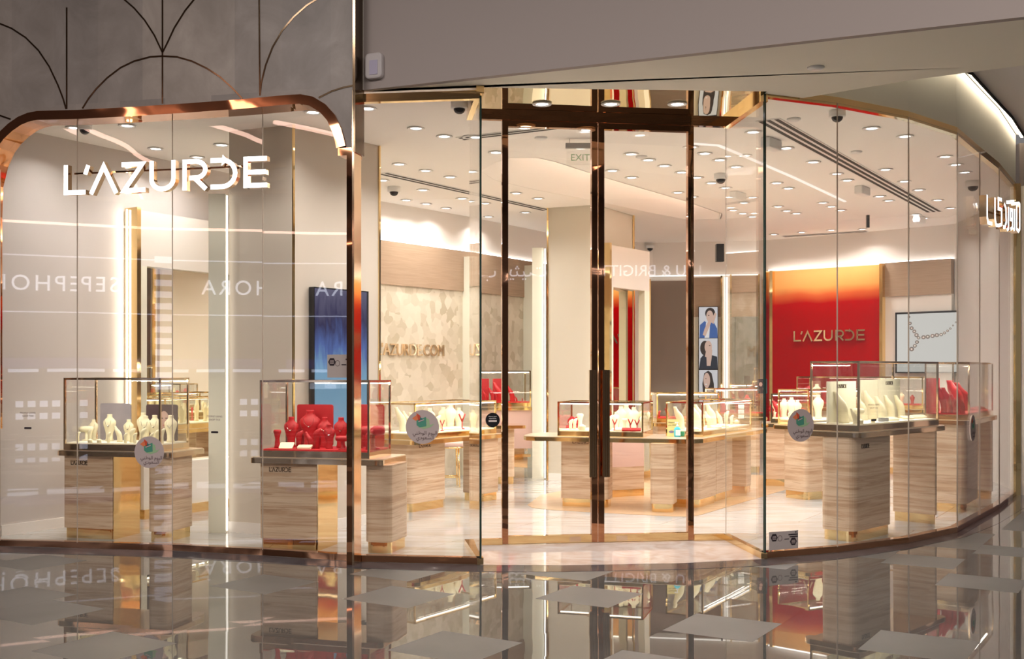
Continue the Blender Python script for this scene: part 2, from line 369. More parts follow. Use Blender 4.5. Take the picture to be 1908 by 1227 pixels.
def textmesh(name, s, size, m, parent=None, ext=.001, align='CENTER', loc=(0, 0, 0), rot=(PI/2, 0, 0), spacing=1.0, sx=1.0):
    cu = bpy.data.curves.new('t', 'FONT'); cu.body = s; cu.size = size; cu.extrude = ext; cu.align_x = align; cu.space_character = spacing; cu.resolution_u = 3
    t = bpy.data.objects.new('t', cu); COL.objects.link(t)
    dg = bpy.context.evaluated_depsgraph_get(); me = bpy.data.meshes.new_from_object(t.evaluated_get(dg))
    bpy.data.objects.remove(t); bpy.data.curves.remove(cu)
    me.materials.clear(); me.materials.append(m); me.name = name
    me.transform(Matrix.Translation(loc) @ Matrix.Rotation(rot[2], 4, 'Z') @ Matrix.Rotation(rot[0], 4, 'X') @ Matrix.Diagonal((sx, 1, 1, 1)))
    o = bpy.data.objects.new(name, me); COL.objects.link(o); o.parent = parent; return o
def rrect(x0, x1, y0, y1, r, n=5, corners=(1, 1, 1, 1)):
    P = []
    for (cx, cy, a0, on, px, py) in ((x1-r, y0+r, -PI/2, corners[1], x1, y0), (x1-r, y1-r, 0, corners[2], x1, y1), (x0+r, y1-r, PI/2, corners[3], x0, y1), (x0+r, y0+r, PI, corners[0], x0, y0)):
        if on: P += [(cx+r*math.cos(a0+PI/2*i/n), cy+r*math.sin(a0+PI/2*i/n)) for i in range(n+1)]
        else: P.append((px, py))
    return P
ORD = ['first', 'second', 'third', 'fourth', 'fifth', 'sixth', 'seventh', 'eighth', 'ninth', 'tenth', 'eleventh', 'twelfth', 'thirteenth', 'fourteenth', 'fifteenth', 'sixteenth', 'seventeenth', 'eighteenth', 'nineteenth', 'twentieth']

# letters of the wordmark, unit height; x advance
def arc(cx, cy, rx, ry, a0, a1, n=12): return [(cx+rx*math.cos(math.radians(a0+(a1-a0)*i/n)), cy+ry*math.sin(math.radians(a0+(a1-a0)*i/n))) for i in range(n+1)]
h = .075  # half stroke
WM = {  # name: (list of strokes, width)
 'L': ([[(h, 1), (h, h), (.72, h)]], .78),
 "'": ([[(.16, .96), (.06, .66)]], .2),
 'A': ([[(.03, 0), (.44, .9), (.85, 0)]], .9),
 'Z': ([[(.0, 1-h), (.66, 1-h), (.08, h), (.76, h)]], .76),
 'U': ([[(h, 1)]+arc(.42, .40, .42-h, .40-h, 180, 360)+[(.84-h, 1)]], .84),
 'R': ([[(h, 0), (h, 1-h), (.40, 1-h)]+arc(.42, .66, .30, .265, 90, -90)+[(.22, .395)], [(.38, .40), (.74, .02)]], .78),
 'D': ([[(0, 1-h), (.36, 1-h)]+arc(.36, .5, .40, .5-h, 90, -90)+[(0, h)]], .8),
 'E': ([[(.0+h, 0), (h, 1)], [(h, 1-h), (.72, 1-h)], [(h, .5), (.68, .5)], [(h, h), (.72, h)]], .74)}
def wordmark(parent, Hh, width, zbase, y0, y1, mats, partname='letter', x0=0.0, pieces=True, skew=0):
    seq = "L'AZURDE"; gaps = {'L': -.13, "'": .02, 'A': .12, 'Z': .12, 'U': .2, 'R': .1, 'D': .2, 'E': 0}
    tot = sum(WM[c][1]+gaps[c] for c in seq); k = width/(tot*Hh); x = 0; out = []
    for c in seq:
        mb = MB()
        for st in WM[c][0]:
            mb.stroke([((p[0]+x)*Hh*k+x0, p[1]*Hh+zbase) for p in st], .15*Hh, y0, y1)
        if pieces: out.append(mb.build(partname, mats, parent, fix=False))
        else: out.append(mb)
        x += WM[c][1]+gaps[c]
    return out
def wordmark_one(parent, Hh, width, zbase, y0, y1, m, x0=0.0, name='lettering'):
    seq = "L'AZURDE"; gaps = {'L': -.13, "'": .02, 'A': .12, 'Z': .12, 'U': .2, 'R': .1, 'D': .2, 'E': 0}
    tot = sum(WM[c][1]+gaps[c] for c in seq); k = width/(tot*Hh); x = 0; mb = MB()
    for c in seq:
        for st in WM[c][0]: mb.stroke([((p[0]+x)*Hh*k+x0, p[1]*Hh+zbase) for p in st], .10*Hh, y0, y1)
        x += WM[c][1]+gaps[c]
    return mb.build(name, [m, m], parent, fix=False)

# ================================================================== SETTING
CZ = 3.72                                   # shop ceiling height
FLp = [(-6.2, 9.72), (-5.1, 9.51), (-4.369, 9.435), (-3.668, 9.33), (-2.823, 9.19), (-2.02, 8.958), (-1.21, 8.66), (-.245, 8.536)]
RET_L = (-.383, 9.48)                       # inner end of the left return pane
DL, DR = (-.40, 9.49), (1.90, 9.80)         # door plane
FRp = [(2.008, 8.80), (2.677, 9.10), (3.442, 9.596), (4.12, 10.23), (4.70, 11.11), (5.28, 11.98), (6.08, 13.32)]
LW = [(-6.2, 9.76), (-4.63, 10.0), (-3.1, 12.6)]
BACK = [(-3.1, 12.6), (-1.72, 14.5), (-.67, 15.9), (.57, 17.8), (1.6, 18.9), (2.45, 19.25), (4.29, 18.9), (5.6, 17.8), (6.7, 16.75)]
RW = [(6.7, 16.75), (6.55, 15.2), (6.2, 13.5), (6.08, 13.35)]

# floors
struct(MB().box(-40, 40, -22, 22, -.1, 0).build('floor', M['tiles']))
inner = FLp + [RET_L, DL, DR] + FRp + RW[::-1][1:-1] + BACK[::-1] + LW[::-1][1:]
struct(MB().prism([(x, y) for x, y in inner], 0, .004).build('floor', M['shopfloor']))
border_out = [(-6.2, 9.45)] + [gp(px, py) for px, py in ((0, 1029), (160, 1033), (322, 1038.5), (486, 1048), (640, 1056.5), (770, 1062), (895, 1064.5), (1050, 1065), (1268, 1060.5), (1424, 1053.7), (1520, 1046), (1610, 1035), (1696, 1021), (1800, 1000), (1860, 975), (1908, 946))] + [(7.6, 13.0)]
border_in = [(p[0], p[1]) for p in FLp[:-1]] + [(-.245, 8.536)] + [gp(px, py) for px, py in ((1050, 1053), (1268, 1049))] + FRp + [(7.6, 13.4)]
struct(MB().prism(border_out + border_in[::-1], 0, .002).build('floor', M['darkmarble']))
struct(MB().prism([(-.245, 8.536)] + [gp(px, py) for px, py in ((1050, 1053), (1268, 1049))] + [(2.008, 8.80), (1.90, 9.80), (-.39, 9.49)], 0, .003).build('floor', M['pinkmarble']))
tag(MB().prism([(.17, 12.3), (.22, 12.05), (.45, 11.85), (1.0, 11.6), (1.6, 11.36), (1.8, 11.32), (1.95, 11.45), (3.93, 14.7), (3.8, 15.6), (3.0, 16.2), (1.5, 15.2), (.35, 13.3)], .004, .008).build('floor_inlay', M['wood']),
    'warm wood floor inlay under the low showcases in the middle of the shop', 'floor inlay')

# kerbs under the glass and the gold head band over it
def polyline_slab(pts, t, z0, z1, m, name, shift=0):
    mb = MB()
    for a, b in zip(pts, pts[1:]): mb.seg(a, b, t, z0, z1, 0, shift)
    return struct(mb.build(name, m))
polyline_slab(FLp[1:], .07, 0, .055, M['bronze'], 'trim_1', .035)
polyline_slab([(-.245, 8.536), RET_L], .05, 0, .055, M['gold'], 'trim_2')
polyline_slab([(2.008, 8.80), (1.90, 9.80)], .05, 0, .055, M['gold'], 'trim_3')
polyline_slab(FRp, .07, 0, .055, M['bronze'], 'trim_4', .035)
polyline_slab(FRp, .06, 3.68, 3.75, M['gold'], 'trim_5', .03)
polyline_slab([(-1.21, 8.66), (-.245, 8.536)], .06, 3.60, 3.665, M['gold'], 'trim_6', .03)
polyline_slab([(-.245, 8.536), (-.36, 9.46)], .06, 3.64, 3.70, M['gold'], 'trim_7')
polyline_slab([(2.008, 8.80), (1.90, 9.78)], .06, 3.64, 3.70, M['gold'], 'trim_8')

# glazing
pane_no = 0
def pane(a, b, z0, z1, name='window', seam=True, edge_a=False, edge_b=False, gap=.003, split=None):
    global pane_no; pane_no += 1
    w = struct(MB().seg(a, b, .012, z0, z1).build(f'{name}_{pane_no}', M['glass']))
    u = Vector((b[0]-a[0], b[1]-a[1])).normalized()
    for on, p, sg in ((edge_a, a, 1), (edge_b, b, -1)):
        if on:
            q = (p[0]+u.x*.006*sg, p[1]+u.y*.006*sg)
            MB().seg((p[0]-u.x*.004, p[1]-u.y*.004), (p[0]+u.x*.010, p[1]+u.y*.010), .02, z0, z1).build('pane_edge', M['gedge'], w)
    if seam:
        MB().seg((b[0]-u.x*.0016, b[1]-u.y*.0016), (b[0]+u.x*.0016, b[1]+u.y*.0016), .013, z0, z1).build('joint', M['seam'], w)
    return w
off = .03
for i in range(1, 6): pane(FLp[i], FLp[i+1], .05, 3.72)
pane(FLp[6], FLp[7], .05, 3.62, edge_b=True, seam=False)
pane((-.25, 8.56), (-.36, 9.46), .05, 3.66, seam=False)
pane((-.36, 9.49), (-.075, 9.528), .05, 3.66, seam=False)
pane((1.61, 9.755), (1.895, 9.795), .05, 3.66)
pane((1.895, 9.78), (2.005, 8.82), .05, 3.66, seam=False)
pane(FRp[0], FRp[1], .05, 3.70, edge_a=True)
for i in range(1, 6): pane(FRp[i], FRp[i+1], .05, 3.70, seam=(i < 5))
MB_end = struct(MB().box(-.03, .03, -.03, .03, 0, 3.75).build('trim_9', M['gold'])); MB_end.location = (6.09, 13.33, 0)

# door plane: head, posts, double door
dU = Vector((1.59+.07, 9.757-9.515)).normalized()
dA = Vector((-.36, 9.49))
def dpt(px): s, z, Y = onwall((-.36, 9.49), (1.90, 9.80), px, 700); return s
t = struct(MB().box(0, dpt(1350), -.03, .03, 3.655, 3.70).build('trim_10', M['bronze'])); place(t, (-.36, 9.49), (1.90, 9.80))
t = struct(MB().box(0, dpt(940)-.02, -.03, .03, 0, .055).box(dpt(1292), dpt(1350), -.03, .03, 0, .055).build('trim_11', M['gold'])); place(t, (-.36, 9.49), (1.90, 9.80))
def doorleaf(n, s0, s1, hand):
    r = struct(empty(f'door_{n}')); place(r, (-.36, 9.49), (1.90, 9.80))
    st = .052
    MB().box(s0, s0+st, -.03, .03, .01, 3.652).build('stile', M['bronze'], r)
    MB().box(s1-st, s1, -.03, .03, .01, 3.652).build('stile', M['bronze'], r)
    MB().box(s0+st, s1-st, -.03, .03, .01, .075).build('bottom_rail', M['gold'], r)
    MB().box(s0+st, s1-st, -.03, .03, 3.60, 3.652).build('top_rail', M['bronze'], r)
    MB().box(s0+st, s1-st, -.006, .006, .075, 3.60).build('glass_panel', M['glass'], r)
    MB().box((s0+s1)/2+hand*.22-.05, (s0+s1)/2+hand*.22+.05, -.032, -.028, .018, .062).build('lock_plate', M['brass'], r)
    hx = s0-.0 if hand < 0 else s1
    hb = MB()
    hs = (s0 + .09) if hand < 0 else (s1-.09)
    hs = s0+.055 if hand < 0 else s1-.055
    # long ribbed pull handle
    for k in range(3): hb.box(hs-.030+k*.022, hs-.014+k*.022, -.10, -.075, .58, 1.505)
    hb.box(hs-.030, hs+.030, -.078, -.070, .58, 1.505)
    hb.build('pull_handle', M['handle'], r)
    MB().tube((hs, -.075, .68), (hs, -.03, .68), .01).tube((hs, -.075, 1.40), (hs, -.03, 1.40), .01).build('handle_mount', M['gold'], r)
    return r
c = dpt(1113)
doorleaf(1, dpt(935), c-.004, 1); doorleaf(2, c+.004, dpt(1291), -1)

# recess soffit, mirror gold
struct(MB().prism([(-.25, 8.60), (2.01, 8.72), (2.01, 8.80), (1.90, 9.80), (-.36, 9.52)], 3.70, 3.73).build('ceiling_1', M['goldmirror']))
# cream mall soffit between bulkhead and shopfront
E0 = (-1.18, 8.74); E1 = (3.24, 6.90); E2 = (6.2, 5.70)
sof = [E0, (-1.19, 8.95), (-.20, 8.90), (-.245, 8.56), (-.25, 8.60), (2.01, 8.72), (2.01, 8.78), (2.32, 8.93), (3.02, 8.35), (3.68, 7.95), (6.2, 6.3), E2]
sof = [E0, (-1.19, 8.70), (-.245, 8.58), (-.25, 8.60), (2.01, 8.72), (2.008, 8.79), (2.35, 8.93), (3.02, 8.38), (3.68, 7.98), (6.4, 6.4), E2]
struct(MB().prism([(-1.18, 8.745), (-1.175, 8.66), (-.245, 8.55), (-.25, 8.60), (2.01, 8.72), (2.008, 8.79), (2.35, 8.93), (3.02, 8.38), (3.68, 7.98), (6.4, 6.4), (6.2, 5.7), (3.24, 6.9)], 3.70, 4.6).build('ceiling_2', M['soffit']))
struct(MB().seg((-1.18, 8.73), (6.4, 5.60), .06, 3.695, 6.5, 0, -.03).build('wall_front', M['plaster']))
# wall over the curved glass, high ceiling and its cove slot
hi = [(2.2, 8.88)] + FRp[1:]
mbw = MB()
for a, b in zip([(2.0, 8.80)] + FRp[1:], FRp[1:]): mbw.seg(a, b, .06, 3.75, 4.34, 0, .04)
struct(mbw.build('wall_upper', M['soffit']))
def offs(pts, d):
    out = []
    for i, p in enumerate(pts):
        a = pts[max(i-1, 0)]; b = pts[min(i+1, len(pts)-1)]
        u = Vector((b[0]-a[0], b[1]-a[1])).normalized(); out.append((p[0]+u.y*d, p[1]-u.x*d))
    return out
slot0 = offs(FRp, .10); slot1 = offs(FRp, .13)
mbh = MB(); mbh.prism([p for p in slot1] + [(7.6, 13.3), (14, 13.3), (14, 4), (5, 4)], 4.24, 4.3)
struct(mbh.build('ceiling_3', mat('pale_ceiling', (.78, .74, .71), .75)))
mbh = MB()
for a, b in zip(slot1, slot1[1:]): mbh.seg(a, b, .012, 4.21, 4.30)
struct(mbh.build('trim_12', M['slot']))
mbh = MB()
for a, b in zip(offs(FRp, .06), offs(FRp, .06)[1:]): mbh.seg(a, b, .03, 4.30, 4.33)
struct(mbh.build('trim_13', emit('warm_cove_strip', (1, .86, .66), 9)))
struct(MB().prism(offs(FRp, 0) + offs(FRp, .45)[::-1], 4.34, 4.4).build('ceiling_4', M['soffit']))
struct(MB().box(6.12, 12, 13.33, 13.45, 0, 4.24).build('wall_right', M['plaster']))
struct(MB().box(6.17, 8.2, 13.30, 13.33, 0, 3.35).build('trim_14', mat('dusty_pink_panel', (.40, .29, .29), .5)))

# stone wall over the left glazing, with rounded opening, frame and inlaid lines
SA, SB = (-5.2, 9.52), (-1.215, 8.555)
def sw(px, py): s, z, Y = onwall(SA, SB, px, py); return (s, z)
Lw = math.hypot(SB[0]-SA[0], SB[1]-SA[1])
arch_px = [(-40, 400), (-38, 340), (-28, 298), (-14, 267), (0, 248), (18, 231), (36, 218.5), (54, 211), (72, 207.5), (110, 206.5), (150, 205.5), (250, 200), (350, 193.5), (450, 186), (535, 178), (562, 176.5), (585, 181), (608, 195), (625, 214), (637, 240), (643, 262), (645, 272)]
arch = [sw(*p) for p in arch_px]
arch = [(arch[0][0], 1.0)] + arch
mb = MB(); ZT = 6.5
cols = [(-2.0, 0.0), (arch[0][0], 0.0)] + arch[1:] + [(arch[-1][0], sw(645, 277)[1]), (Lw-.002, sw(666, 277)[1])]
for (xa, za), (xb, zb) in zip(cols, cols[1:]):
    if xb-xa < 1e-4: continue
    for y in (0, .12):
        q = [mb.bm.verts.new(p) for p in ((xa, y, za), (xb, y, zb), (xb, y, ZT), (xa, y, ZT))]; mb.bm.faces.new(q if y == 0 else q[::-1])
    q = [mb.bm.verts.new(p) for p in ((xa, 0, za), (xa, .12, za), (xb, .12, zb), (xb, 0, zb))]; mb.bm.faces.new(q)
q = [mb.bm.verts.new(p) for p in ((Lw-.002, 0, cols[-1][1]), (Lw-.002, .12, cols[-1][1]), (Lw-.002, .12, ZT), (Lw-.002, 0, ZT))]; mb.bm.faces.new(q)
struct(place(mb.build('wall_left', M['stone'], fix=False), SA, SB))
# bronze frame following the opening
def ribbon(mb, pts, w, y0, y1):      # band inside the path
    n = len(pts); P = [Vector(p) for p in pts]; q = []
    for i in range(n):
        d = (P[min(i+1, n-1)]-P[max(i-1, 0)]).normalized(); q.append(P[i]+Vector((d.y, -d.x))*w)
    for i in range(n-1):
        vs = [(P[i].x, P[i].y), (P[i+1].x, P[i+1].y), (q[i+1].x, q[i+1].y), (q[i].x, q[i].y)]
        a = [mb.bm.verts.new((x, y0, z)) for x, z in vs]; b = [mb.bm.verts.new((x, y1, z)) for x, z in vs]
        mb.bm.faces.new(a); mb.bm.faces.new(b[::-1]); mb.bm.faces.new((a[0], b[0], b[1], a[1])); mb.bm.faces.new((a[2], b[2], b[3], a[3]))
        if i == 0: mb.bm.faces.new((a[3], b[3], b[0], a[0]))
        if i == n-2: mb.bm.faces.new((a[1], b[1], b[2], a[2]))
arch_r = [(x-.0, z) for x, z in arch]
mb = MB(); ribbon(mb, arch, .075, -.02, .20)
s_r = arch[-1][0]
mb.box(s_r-.06, Lw-.02, -.02, .20, sw(645, 290)[1], sw(645, 276)[1])
struct(place(mb.build('trim_15', M['bronze']), SA, SB))
mb = MB(); mb.box(Lw-.055, Lw-.004, -.035, .10, 0, sw(660, 278)[1])
struct(place(mb.build('trim_16', M['bronze']), SA, SB))
mb = MB(); mb.box(Lw-.004, Lw+.012, -.05, .10, 0, 3.66)
struct(place(mb.build('trim_17', M['brass']), SA, SB))
mb = MB(); mb.box(Lw-.0, Lw+.022, -.05, .14, 3.18, 6.5)
struct(place(mb.build('trim_18', M['darkgold']), SA, SB))
# inlaid scallop lines
lines = [[(124.5, 14), (124.5, 203)], [(303, 0), (303, 193)], [(483, -6), (484.5, 178)],
  [(0, 44), (22, 53), (48, 70), (72, 94), (92, 124), (108, 158), (118, 184), (123.5, 203)],
  [(226, -6), (250, 15), (270, 38), (288, 66), (303, 98)], [(366, -6), (345, 20), (325, 52), (312, 80), (303, 98)],
  [(154, 202), (165, 184), (180, 165), (200, 145), (225, 126), (250, 114), (280, 106), (303, 104.5), (330, 106), (358, 114), (385, 127), (410, 143), (432, 163), (452, 184)],
  [(596, -5), (572, 10), (548, 31), (526, 57), (508, 88), (495, 122), (487, 155), (484.5, 178)],
  [(594, 182), (618, 170), (640, 163), (664, 158)], [(0, 215), (20, 222)]]
mb = MB()
for ln in lines:
    P = [sw(*p) for p in ln]; mb.stroke(P, .013, -.004, .01, 0, 0)
struct(place(mb.build('trim_42', M['darkgold']), SA, SB))

# ------------------------------------------------------------------ shop shell
def wallrun(pts, z0, z1, m, name, t=.1, shift=.05):
    mb = MB()
    for a, b in zip(pts, pts[1:]): mb.seg(a, b, t, z0, z1, 0, shift)
    return struct(mb.build(name, m))
wallrun(LW, 0, CZ, M['rosy'], 'wall_left', shift=.05)
wallrun(LW, 0.004, .10, M['white'], 'baseboard_left', .02, -.012)
wallrun(BACK, 0, 4.1, M['white'], 'wall_back')
wallrun(RW, 0, CZ, M['creamwall'], 'wall_right', shift=.05)
wallrun(BACK[:5], 2.63, 3.2, M['tan'], 'wall_back', .08, -.04)
wallrun(BACK[:5], 0, 2.63, M['shell'], 'wall_back', .06, -.03)
mbl = MB()
for a, b in zip(BACK[:5], BACK[1:5]): mbl.seg(a, b, .03, 3.205, 3.22, 0, -.03)
struct(mbl.build('trim_19', M['led']))
def bk(px): # point on the back wall chain under pixel column px
    for a, b in zip(BACK, BACK[1:]):
        L = math.hypot(b[0]-a[0], b[1]-a[1]); s, z, Y = onwall(a, b, px, 0)
        if 0 <= s <= L: return (a[0]+(b[0]-a[0])*s/L, a[1]+(b[1]-a[1])*s/L)
    return BACK[-1]
def bpanel(px0, px1, z0, z1, m, name, t=.08, shift=None, **kw):
    mb = MB(); mb.seg(bk(px0), bk(px1), t, z0, z1, 0, -t/2-.002 if shift is None else shift); return mb.build(name, m)
# pilasters along the left of the back wall
for px0, px1 in ((856, 868), (969, 984)):
    struct(bpanel(px0, px1, 0, 3.12, M['green'], 'trim_20', .22)); struct(bpanel(px1, px1+.8, 0, 3.12, M['gold'], 'trim_21', .12))
# middle: tinted mirror, screen column, pilaster, mirror niche
struct(bpanel(1206, 1291, 0, 3.05, M['taupe'], 'wall_back', .05)); struct(bpanel(1203, 1206, 0, 3.08, M['gold'], 'trim_22', .12))
struct(bpanel(1291, 1343, 2.42, 3.10, M['tan'], 'wall_back', .10)); struct(bpanel(1291, 1343, 0, 2.42, M['green'], 'wall_back', .08))
struct(bpanel(1343, 1346, 0, 3.12, M['gold'], 'trim_23', .16)); struct(bpanel(1350, 1356, 0, 3.1, M['ledsoft'], 'trim_24', .03))
struct(bpanel(1360, 1363, 0, 3.14, M['gold'], 'trim_25', .14)); struct(bpanel(1363, 1412, 2.42, 3.12, M['tan'], 'wall_back', .10)); struct(bpanel(1363, 1412, 0, 2.42, M['mirror'], 'wall_back', .06))
struct(bpanel(1412, 1415, 0, 3.14, M['gold'], 'trim_26', .16))
# red lacquer wall
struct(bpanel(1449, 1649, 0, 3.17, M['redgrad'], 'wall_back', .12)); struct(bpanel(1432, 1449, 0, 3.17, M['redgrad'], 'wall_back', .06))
struct(bpanel(1431, 1434, 0, 3.18, M['gold'], 'trim_27', .14)); struct(bpanel(1444, 1449.5, 0, 3.18, M['gold'], 'trim_28', .2)); struct(bpanel(1649, 1655, 0, 3.18, M['gold'], 'trim_29', .2))
struct(bpanel(1655, 1786, 2.66, 3.19, M['tan'], 'wall_back', .12)); struct(bpanel(1655, 1786, 0, 2.66, M['creamwall'], 'wall_back', .10))
struct(bpanel(1434, 1786, 3.195, 3.21, M['led'], 'trim_30', .03, -.03)); struct(bpanel(1208, 1414, 3.13, 3.145, M['ledsoft'], 'trim_31', .03, -.03))
# wordmark on the red wall
ra, rb = bk(1449), bk(1649)
nrm = Vector((ra[1]-rb[1], rb[0]-ra[0])).normalized()
ra2 = (ra[0]-nrm.x*.125, ra[1]-nrm.y*.125); rb2 = (rb[0]-nrm.x*.125, rb[1]-nrm.y*.125)
sg = thing('wall_lettering', "gold raised L'AZURDE letters on the red lacquer wall at the back", 'lettering'); place(sg, ra2, rb2)
a0 = onwall(ra2, rb2, 1480, 636); a1 = onwall(ra2, rb2, 1613, 636)
wordmark(sg, .175, a1[0]-a0[0], a0[1], -.03, 0, [M['brass'], M['gold']], x0=a0[0])
# L'AZURDE.COM on the shell wall
wa, wb = BACK[1], BACK[2]
nrm = Vector((wa[1]-wb[1], wb[0]-wa[0])).normalized()
wa2 = (wa[0]-nrm.x*.065, wa[1]-nrm.y*.065); wb2 = (wb[0]-nrm.x*.065, wb[1]-nrm.y*.065)
p0 = onwall(wa2, wb2, 700, 661); p1 = onwall(wa2, wb2, 826, 663)
tx = tag(textmesh('wall_lettering', "L'AZURDE.COM", .225, M['brass'], None, .012, 'LEFT'), "thin gold L'AZURDE.COM lettering on the patterned cream wall", 'lettering')
place(tx, wa2, wb2); w0 = tx.dimensions.x; bpy.context.view_layer.update(); w0 = max(v.co.x for v in tx.data.vertices); tx.data.transform(Matrix.Translation((p0[0], -.01, p0[1]-.0)) @ Matrix.Diagonal(((p1[0]-p0[0])/w0, 1, 1, 1)))

# column A (left) and column B (centre)
A0, A1, A2 = (-2.63, 10.28), (-1.985, 9.98), (-1.31, 10.94)
A3 = (A0[0]+A2[0]-A1[0], A0[1]+A2[1]-A1[1])
struct(MB().prism([A0, A1, A2, A3], 0, CZ).build('wall_column', mat('column_plaster', (.66, .59, .50), .55)))
mb = MB(); mb.seg(A1, (A1[0]+.012, A1[1]+.017), .02, 0, CZ, 0, -.005); struct(mb.build('trim_32', M['gold']))
mb = MB(); mb.seg((A2[0]-.012, A2[1]-.017), A2, .02, 0, CZ, 0, -.005); struct(mb.build('trim_33', M['gold']))
mb = MB(); mb.seg(A0, A1, .012, 0, .10, 0, -.006).seg(A1, A2, .012, 0, .10, 0, -.006); struct(mb.build('baseboard_column', M['white']))
struct(MB().box(-2.80, -2.645, 10.20, 10.26, .004, 3.13).build('trim_34', M['green'])); struct(MB().box(-2.643, -2.632, 10.225, 10.245, .02, 3.12).build('trim_35', M['ledsoft']))
B0, B1, B2 = (.495, 15.1), (1.13, 14.82), (1.74, 15.85)
B3 = (B0[0]+B2[0]-B1[0], B0[1]+B2[1]-B1[1])
struct(MB().prism([B0, B1, B2, B3], 0, 4.0).build('wall_column', mat('column_cream', (.60, .56, .465), .5)))
mb = MB(); mb.seg((B0[0]-.02, B0[1]), (B0[0]+.0, B0[1]), .03, 0, 4.0).seg((B2[0]-.015, B2[1]-.03), B2, .02, 0, 4.0, 0, -.012); struct(mb.build('trim_36', M['gold']))
mb = MB(); mb.seg(B0, B1, .012, 0, .1, 0, -.006).seg(B1, B2, .012, 0, .1, 0, -.006); struct(mb.build('baseboard_column', M['white']))
struct(MB().box(.28, .44, 15.3, 15.38, .004, 3.2).build('trim_37', M['green'])); struct(MB().box(.448, .464, 15.25, 15.27, .02, 3.18).build('trim_38', M['led']))
# lit portal with mirror beside column B
def portal(A, B, z, mrot, label, zf, plinth):
    L = math.hypot(B[0]-A[0], B[1]-A[1]); r = thing('wall_portal', label, 'wall panel'); place(r, A, B)
    MB().box(0, .05, -.06, .12, 0, z).build('gold_edge', M['gold'], r)
    MB().box(.05, L, -.02, .08, zf, z-.02).build('fascia', M['creamwall'], r)
    MB().box(L-.14, L, -.02, .08, .0, zf).box(.05, .16, -.02, .08, 0, zf).build('side_panel', M['green'], r)
    mo = MB().box(-(L-.30)/2, (L-.30)/2, -.015, .015, plinth, zf).build('mirror', M['mirror'], r); mo.location = (.16+(L-.30)/2, .065+abs(mrot)*.3, 0); mo.rotation_euler = (0, 0, mrot)
    if plinth: MB().box(.05, L-.14, -.10, .06, .10, plinth).build('plinth', M['creamwall'], r)
    MB().box(.05, L, -.11, .06, .0, .10).build('kick_plate', M['gold'], r)
    MB().box(-.028, -.012, .06, .07, .02, z-.02).build('light_strip', M['halo'], r)
    return r
nA = onwall((-4.63, 10.0), (-3.1, 12.6), 230, 0)[0]; nB = onwall((-4.63, 10.0), (-3.1, 12.6), 404, 0)[0]
lu = Vector((-3.1+4.63, 2.6)).normalized(); ln = Vector((lu.y, -lu.x))
pA = (-4.63+lu.x*nA+ln.x*.14, 10.0+lu.y*nA+ln.y*.14); pB = (-4.63+lu.x*nB+ln.x*.14, 10.0+lu.y*nB+ln.y*.14)
portal(pA, (pB[0]+.10, pB[1]+.17), 3.14, 0, 'backlit cream wall portal with gold edge and mirror under the lit sign', 2.56, .55)
portal((1.25, 14.72), (1.93, 15.66), 3.2, .17, 'cream portal with narrow mirror beside the cream column behind the doors', 2.62, 0)

# shop ceiling with raised tray
tray = [(-.35, 12.3), (-.15, 11.75), (-.03, 11.55), (.27, 11.55), (.45, 11.75), (1.05, 12.7), (2.28, 14.5), (2.97, 15.66), (3.05, 16.2), (2.6, 16.3), (1.9, 15.5), (1.2, 14.6), (.3, 13.6), (-.2, 12.9)]
def holed(outer, hole, z, name, m):
    bm = bmesh.new(); es = []
    for lp in (outer, hole):
        vs = [bm.verts.new((x, y, z)) for x, y in lp]; es += [bm.edges.new((vs[i], vs[(i+1) % len(vs)])) for i in range(len(vs))]
    bmesh.ops.triangle_fill(bm, use_beauty=True, edges=es, normal=(0, 0, -1))
    me = bpy.data.meshes.new(name); bm.to_mesh(me); bm.free(); me.materials.append(m)
    o = bpy.data.objects.new(name, me); COL.objects.link(o); return struct(o)
ceil_out = [(-6.2, 9.74), (-5.1, 9.53), (-4.369, 9.46), (-3.668, 9.355), (-2.823, 9.21), (-2.02, 8.98), (-1.21, 8.69), (-.26, 8.57), (-.37, 9.52), (1.90, 9.83), (2.03, 8.85), (2.66, 9.13), (3.42, 9.63), (4.09, 10.25), (4.67, 11.13), (5.25, 12.0), (6.06, 13.36)] + RW[::-1][1:-1] + BACK[::-1] + LW[::-1][1:]
holed(ceil_out, tray, CZ, 'ceiling_5', M['ceil'])
mb = MB()
for a, b in zip(tray[1:8], tray[2:9]): mb.seg(a, b, .02, CZ, 4.02)
struct(mb.build('wall_tray', M['ceil']))
bmt = bmesh.new(); n_t = len(tray)      # the tray lid slopes from the raised lit edge down to the ceiling
vt = [bmt.verts.new((x, y, 4.0 if 1 <= i <= 7 else CZ+.001)) for i, (x, y) in enumerate(tray)]
pairs = [(0, 1), (13, 2), (13, 3), (12, 4), (12, 5), (11, 6), (10, 6), (9, 7), (8, 7)]
for (a, b), (c_, d_) in zip(pairs, pairs[1:]):
    q = [vt[a], vt[b]] + ([vt[d_]] if d_ != b else []) + ([vt[c_]] if c_ != a else [])
    if len(q) > 2:
        f = bmt.faces.new(q); f.smooth = True
met = bpy.data.meshes.new('ceiling_6'); bmt.to_mesh(met); bmt.free(); met.materials.append(M['ceil']); ot = bpy.data.objects.new('ceiling_6', met); COL.objects.link(ot); struct(ot)
mb = MB()
for a, b in zip(tray[3:7], tray[4:8]): mb.seg(a, b, .03, CZ+.03, CZ+.05, 0, .05)
struct(mb.build('trim_39', M['ledpink']))
# cove line on the right
L2 = [(1.74, 10.79), (2.03, 10.88), (2.35, 11.35), (3.24, 12.7), (4.37, 14.5)]
mb = MB()
for a, b in zip(L2, L2[1:]): mb.seg(a, b, .035, CZ-.012, CZ-.001)
struct(mb.build('trim_40', emit('cove_line', (1, .86, .76), 1.25)))

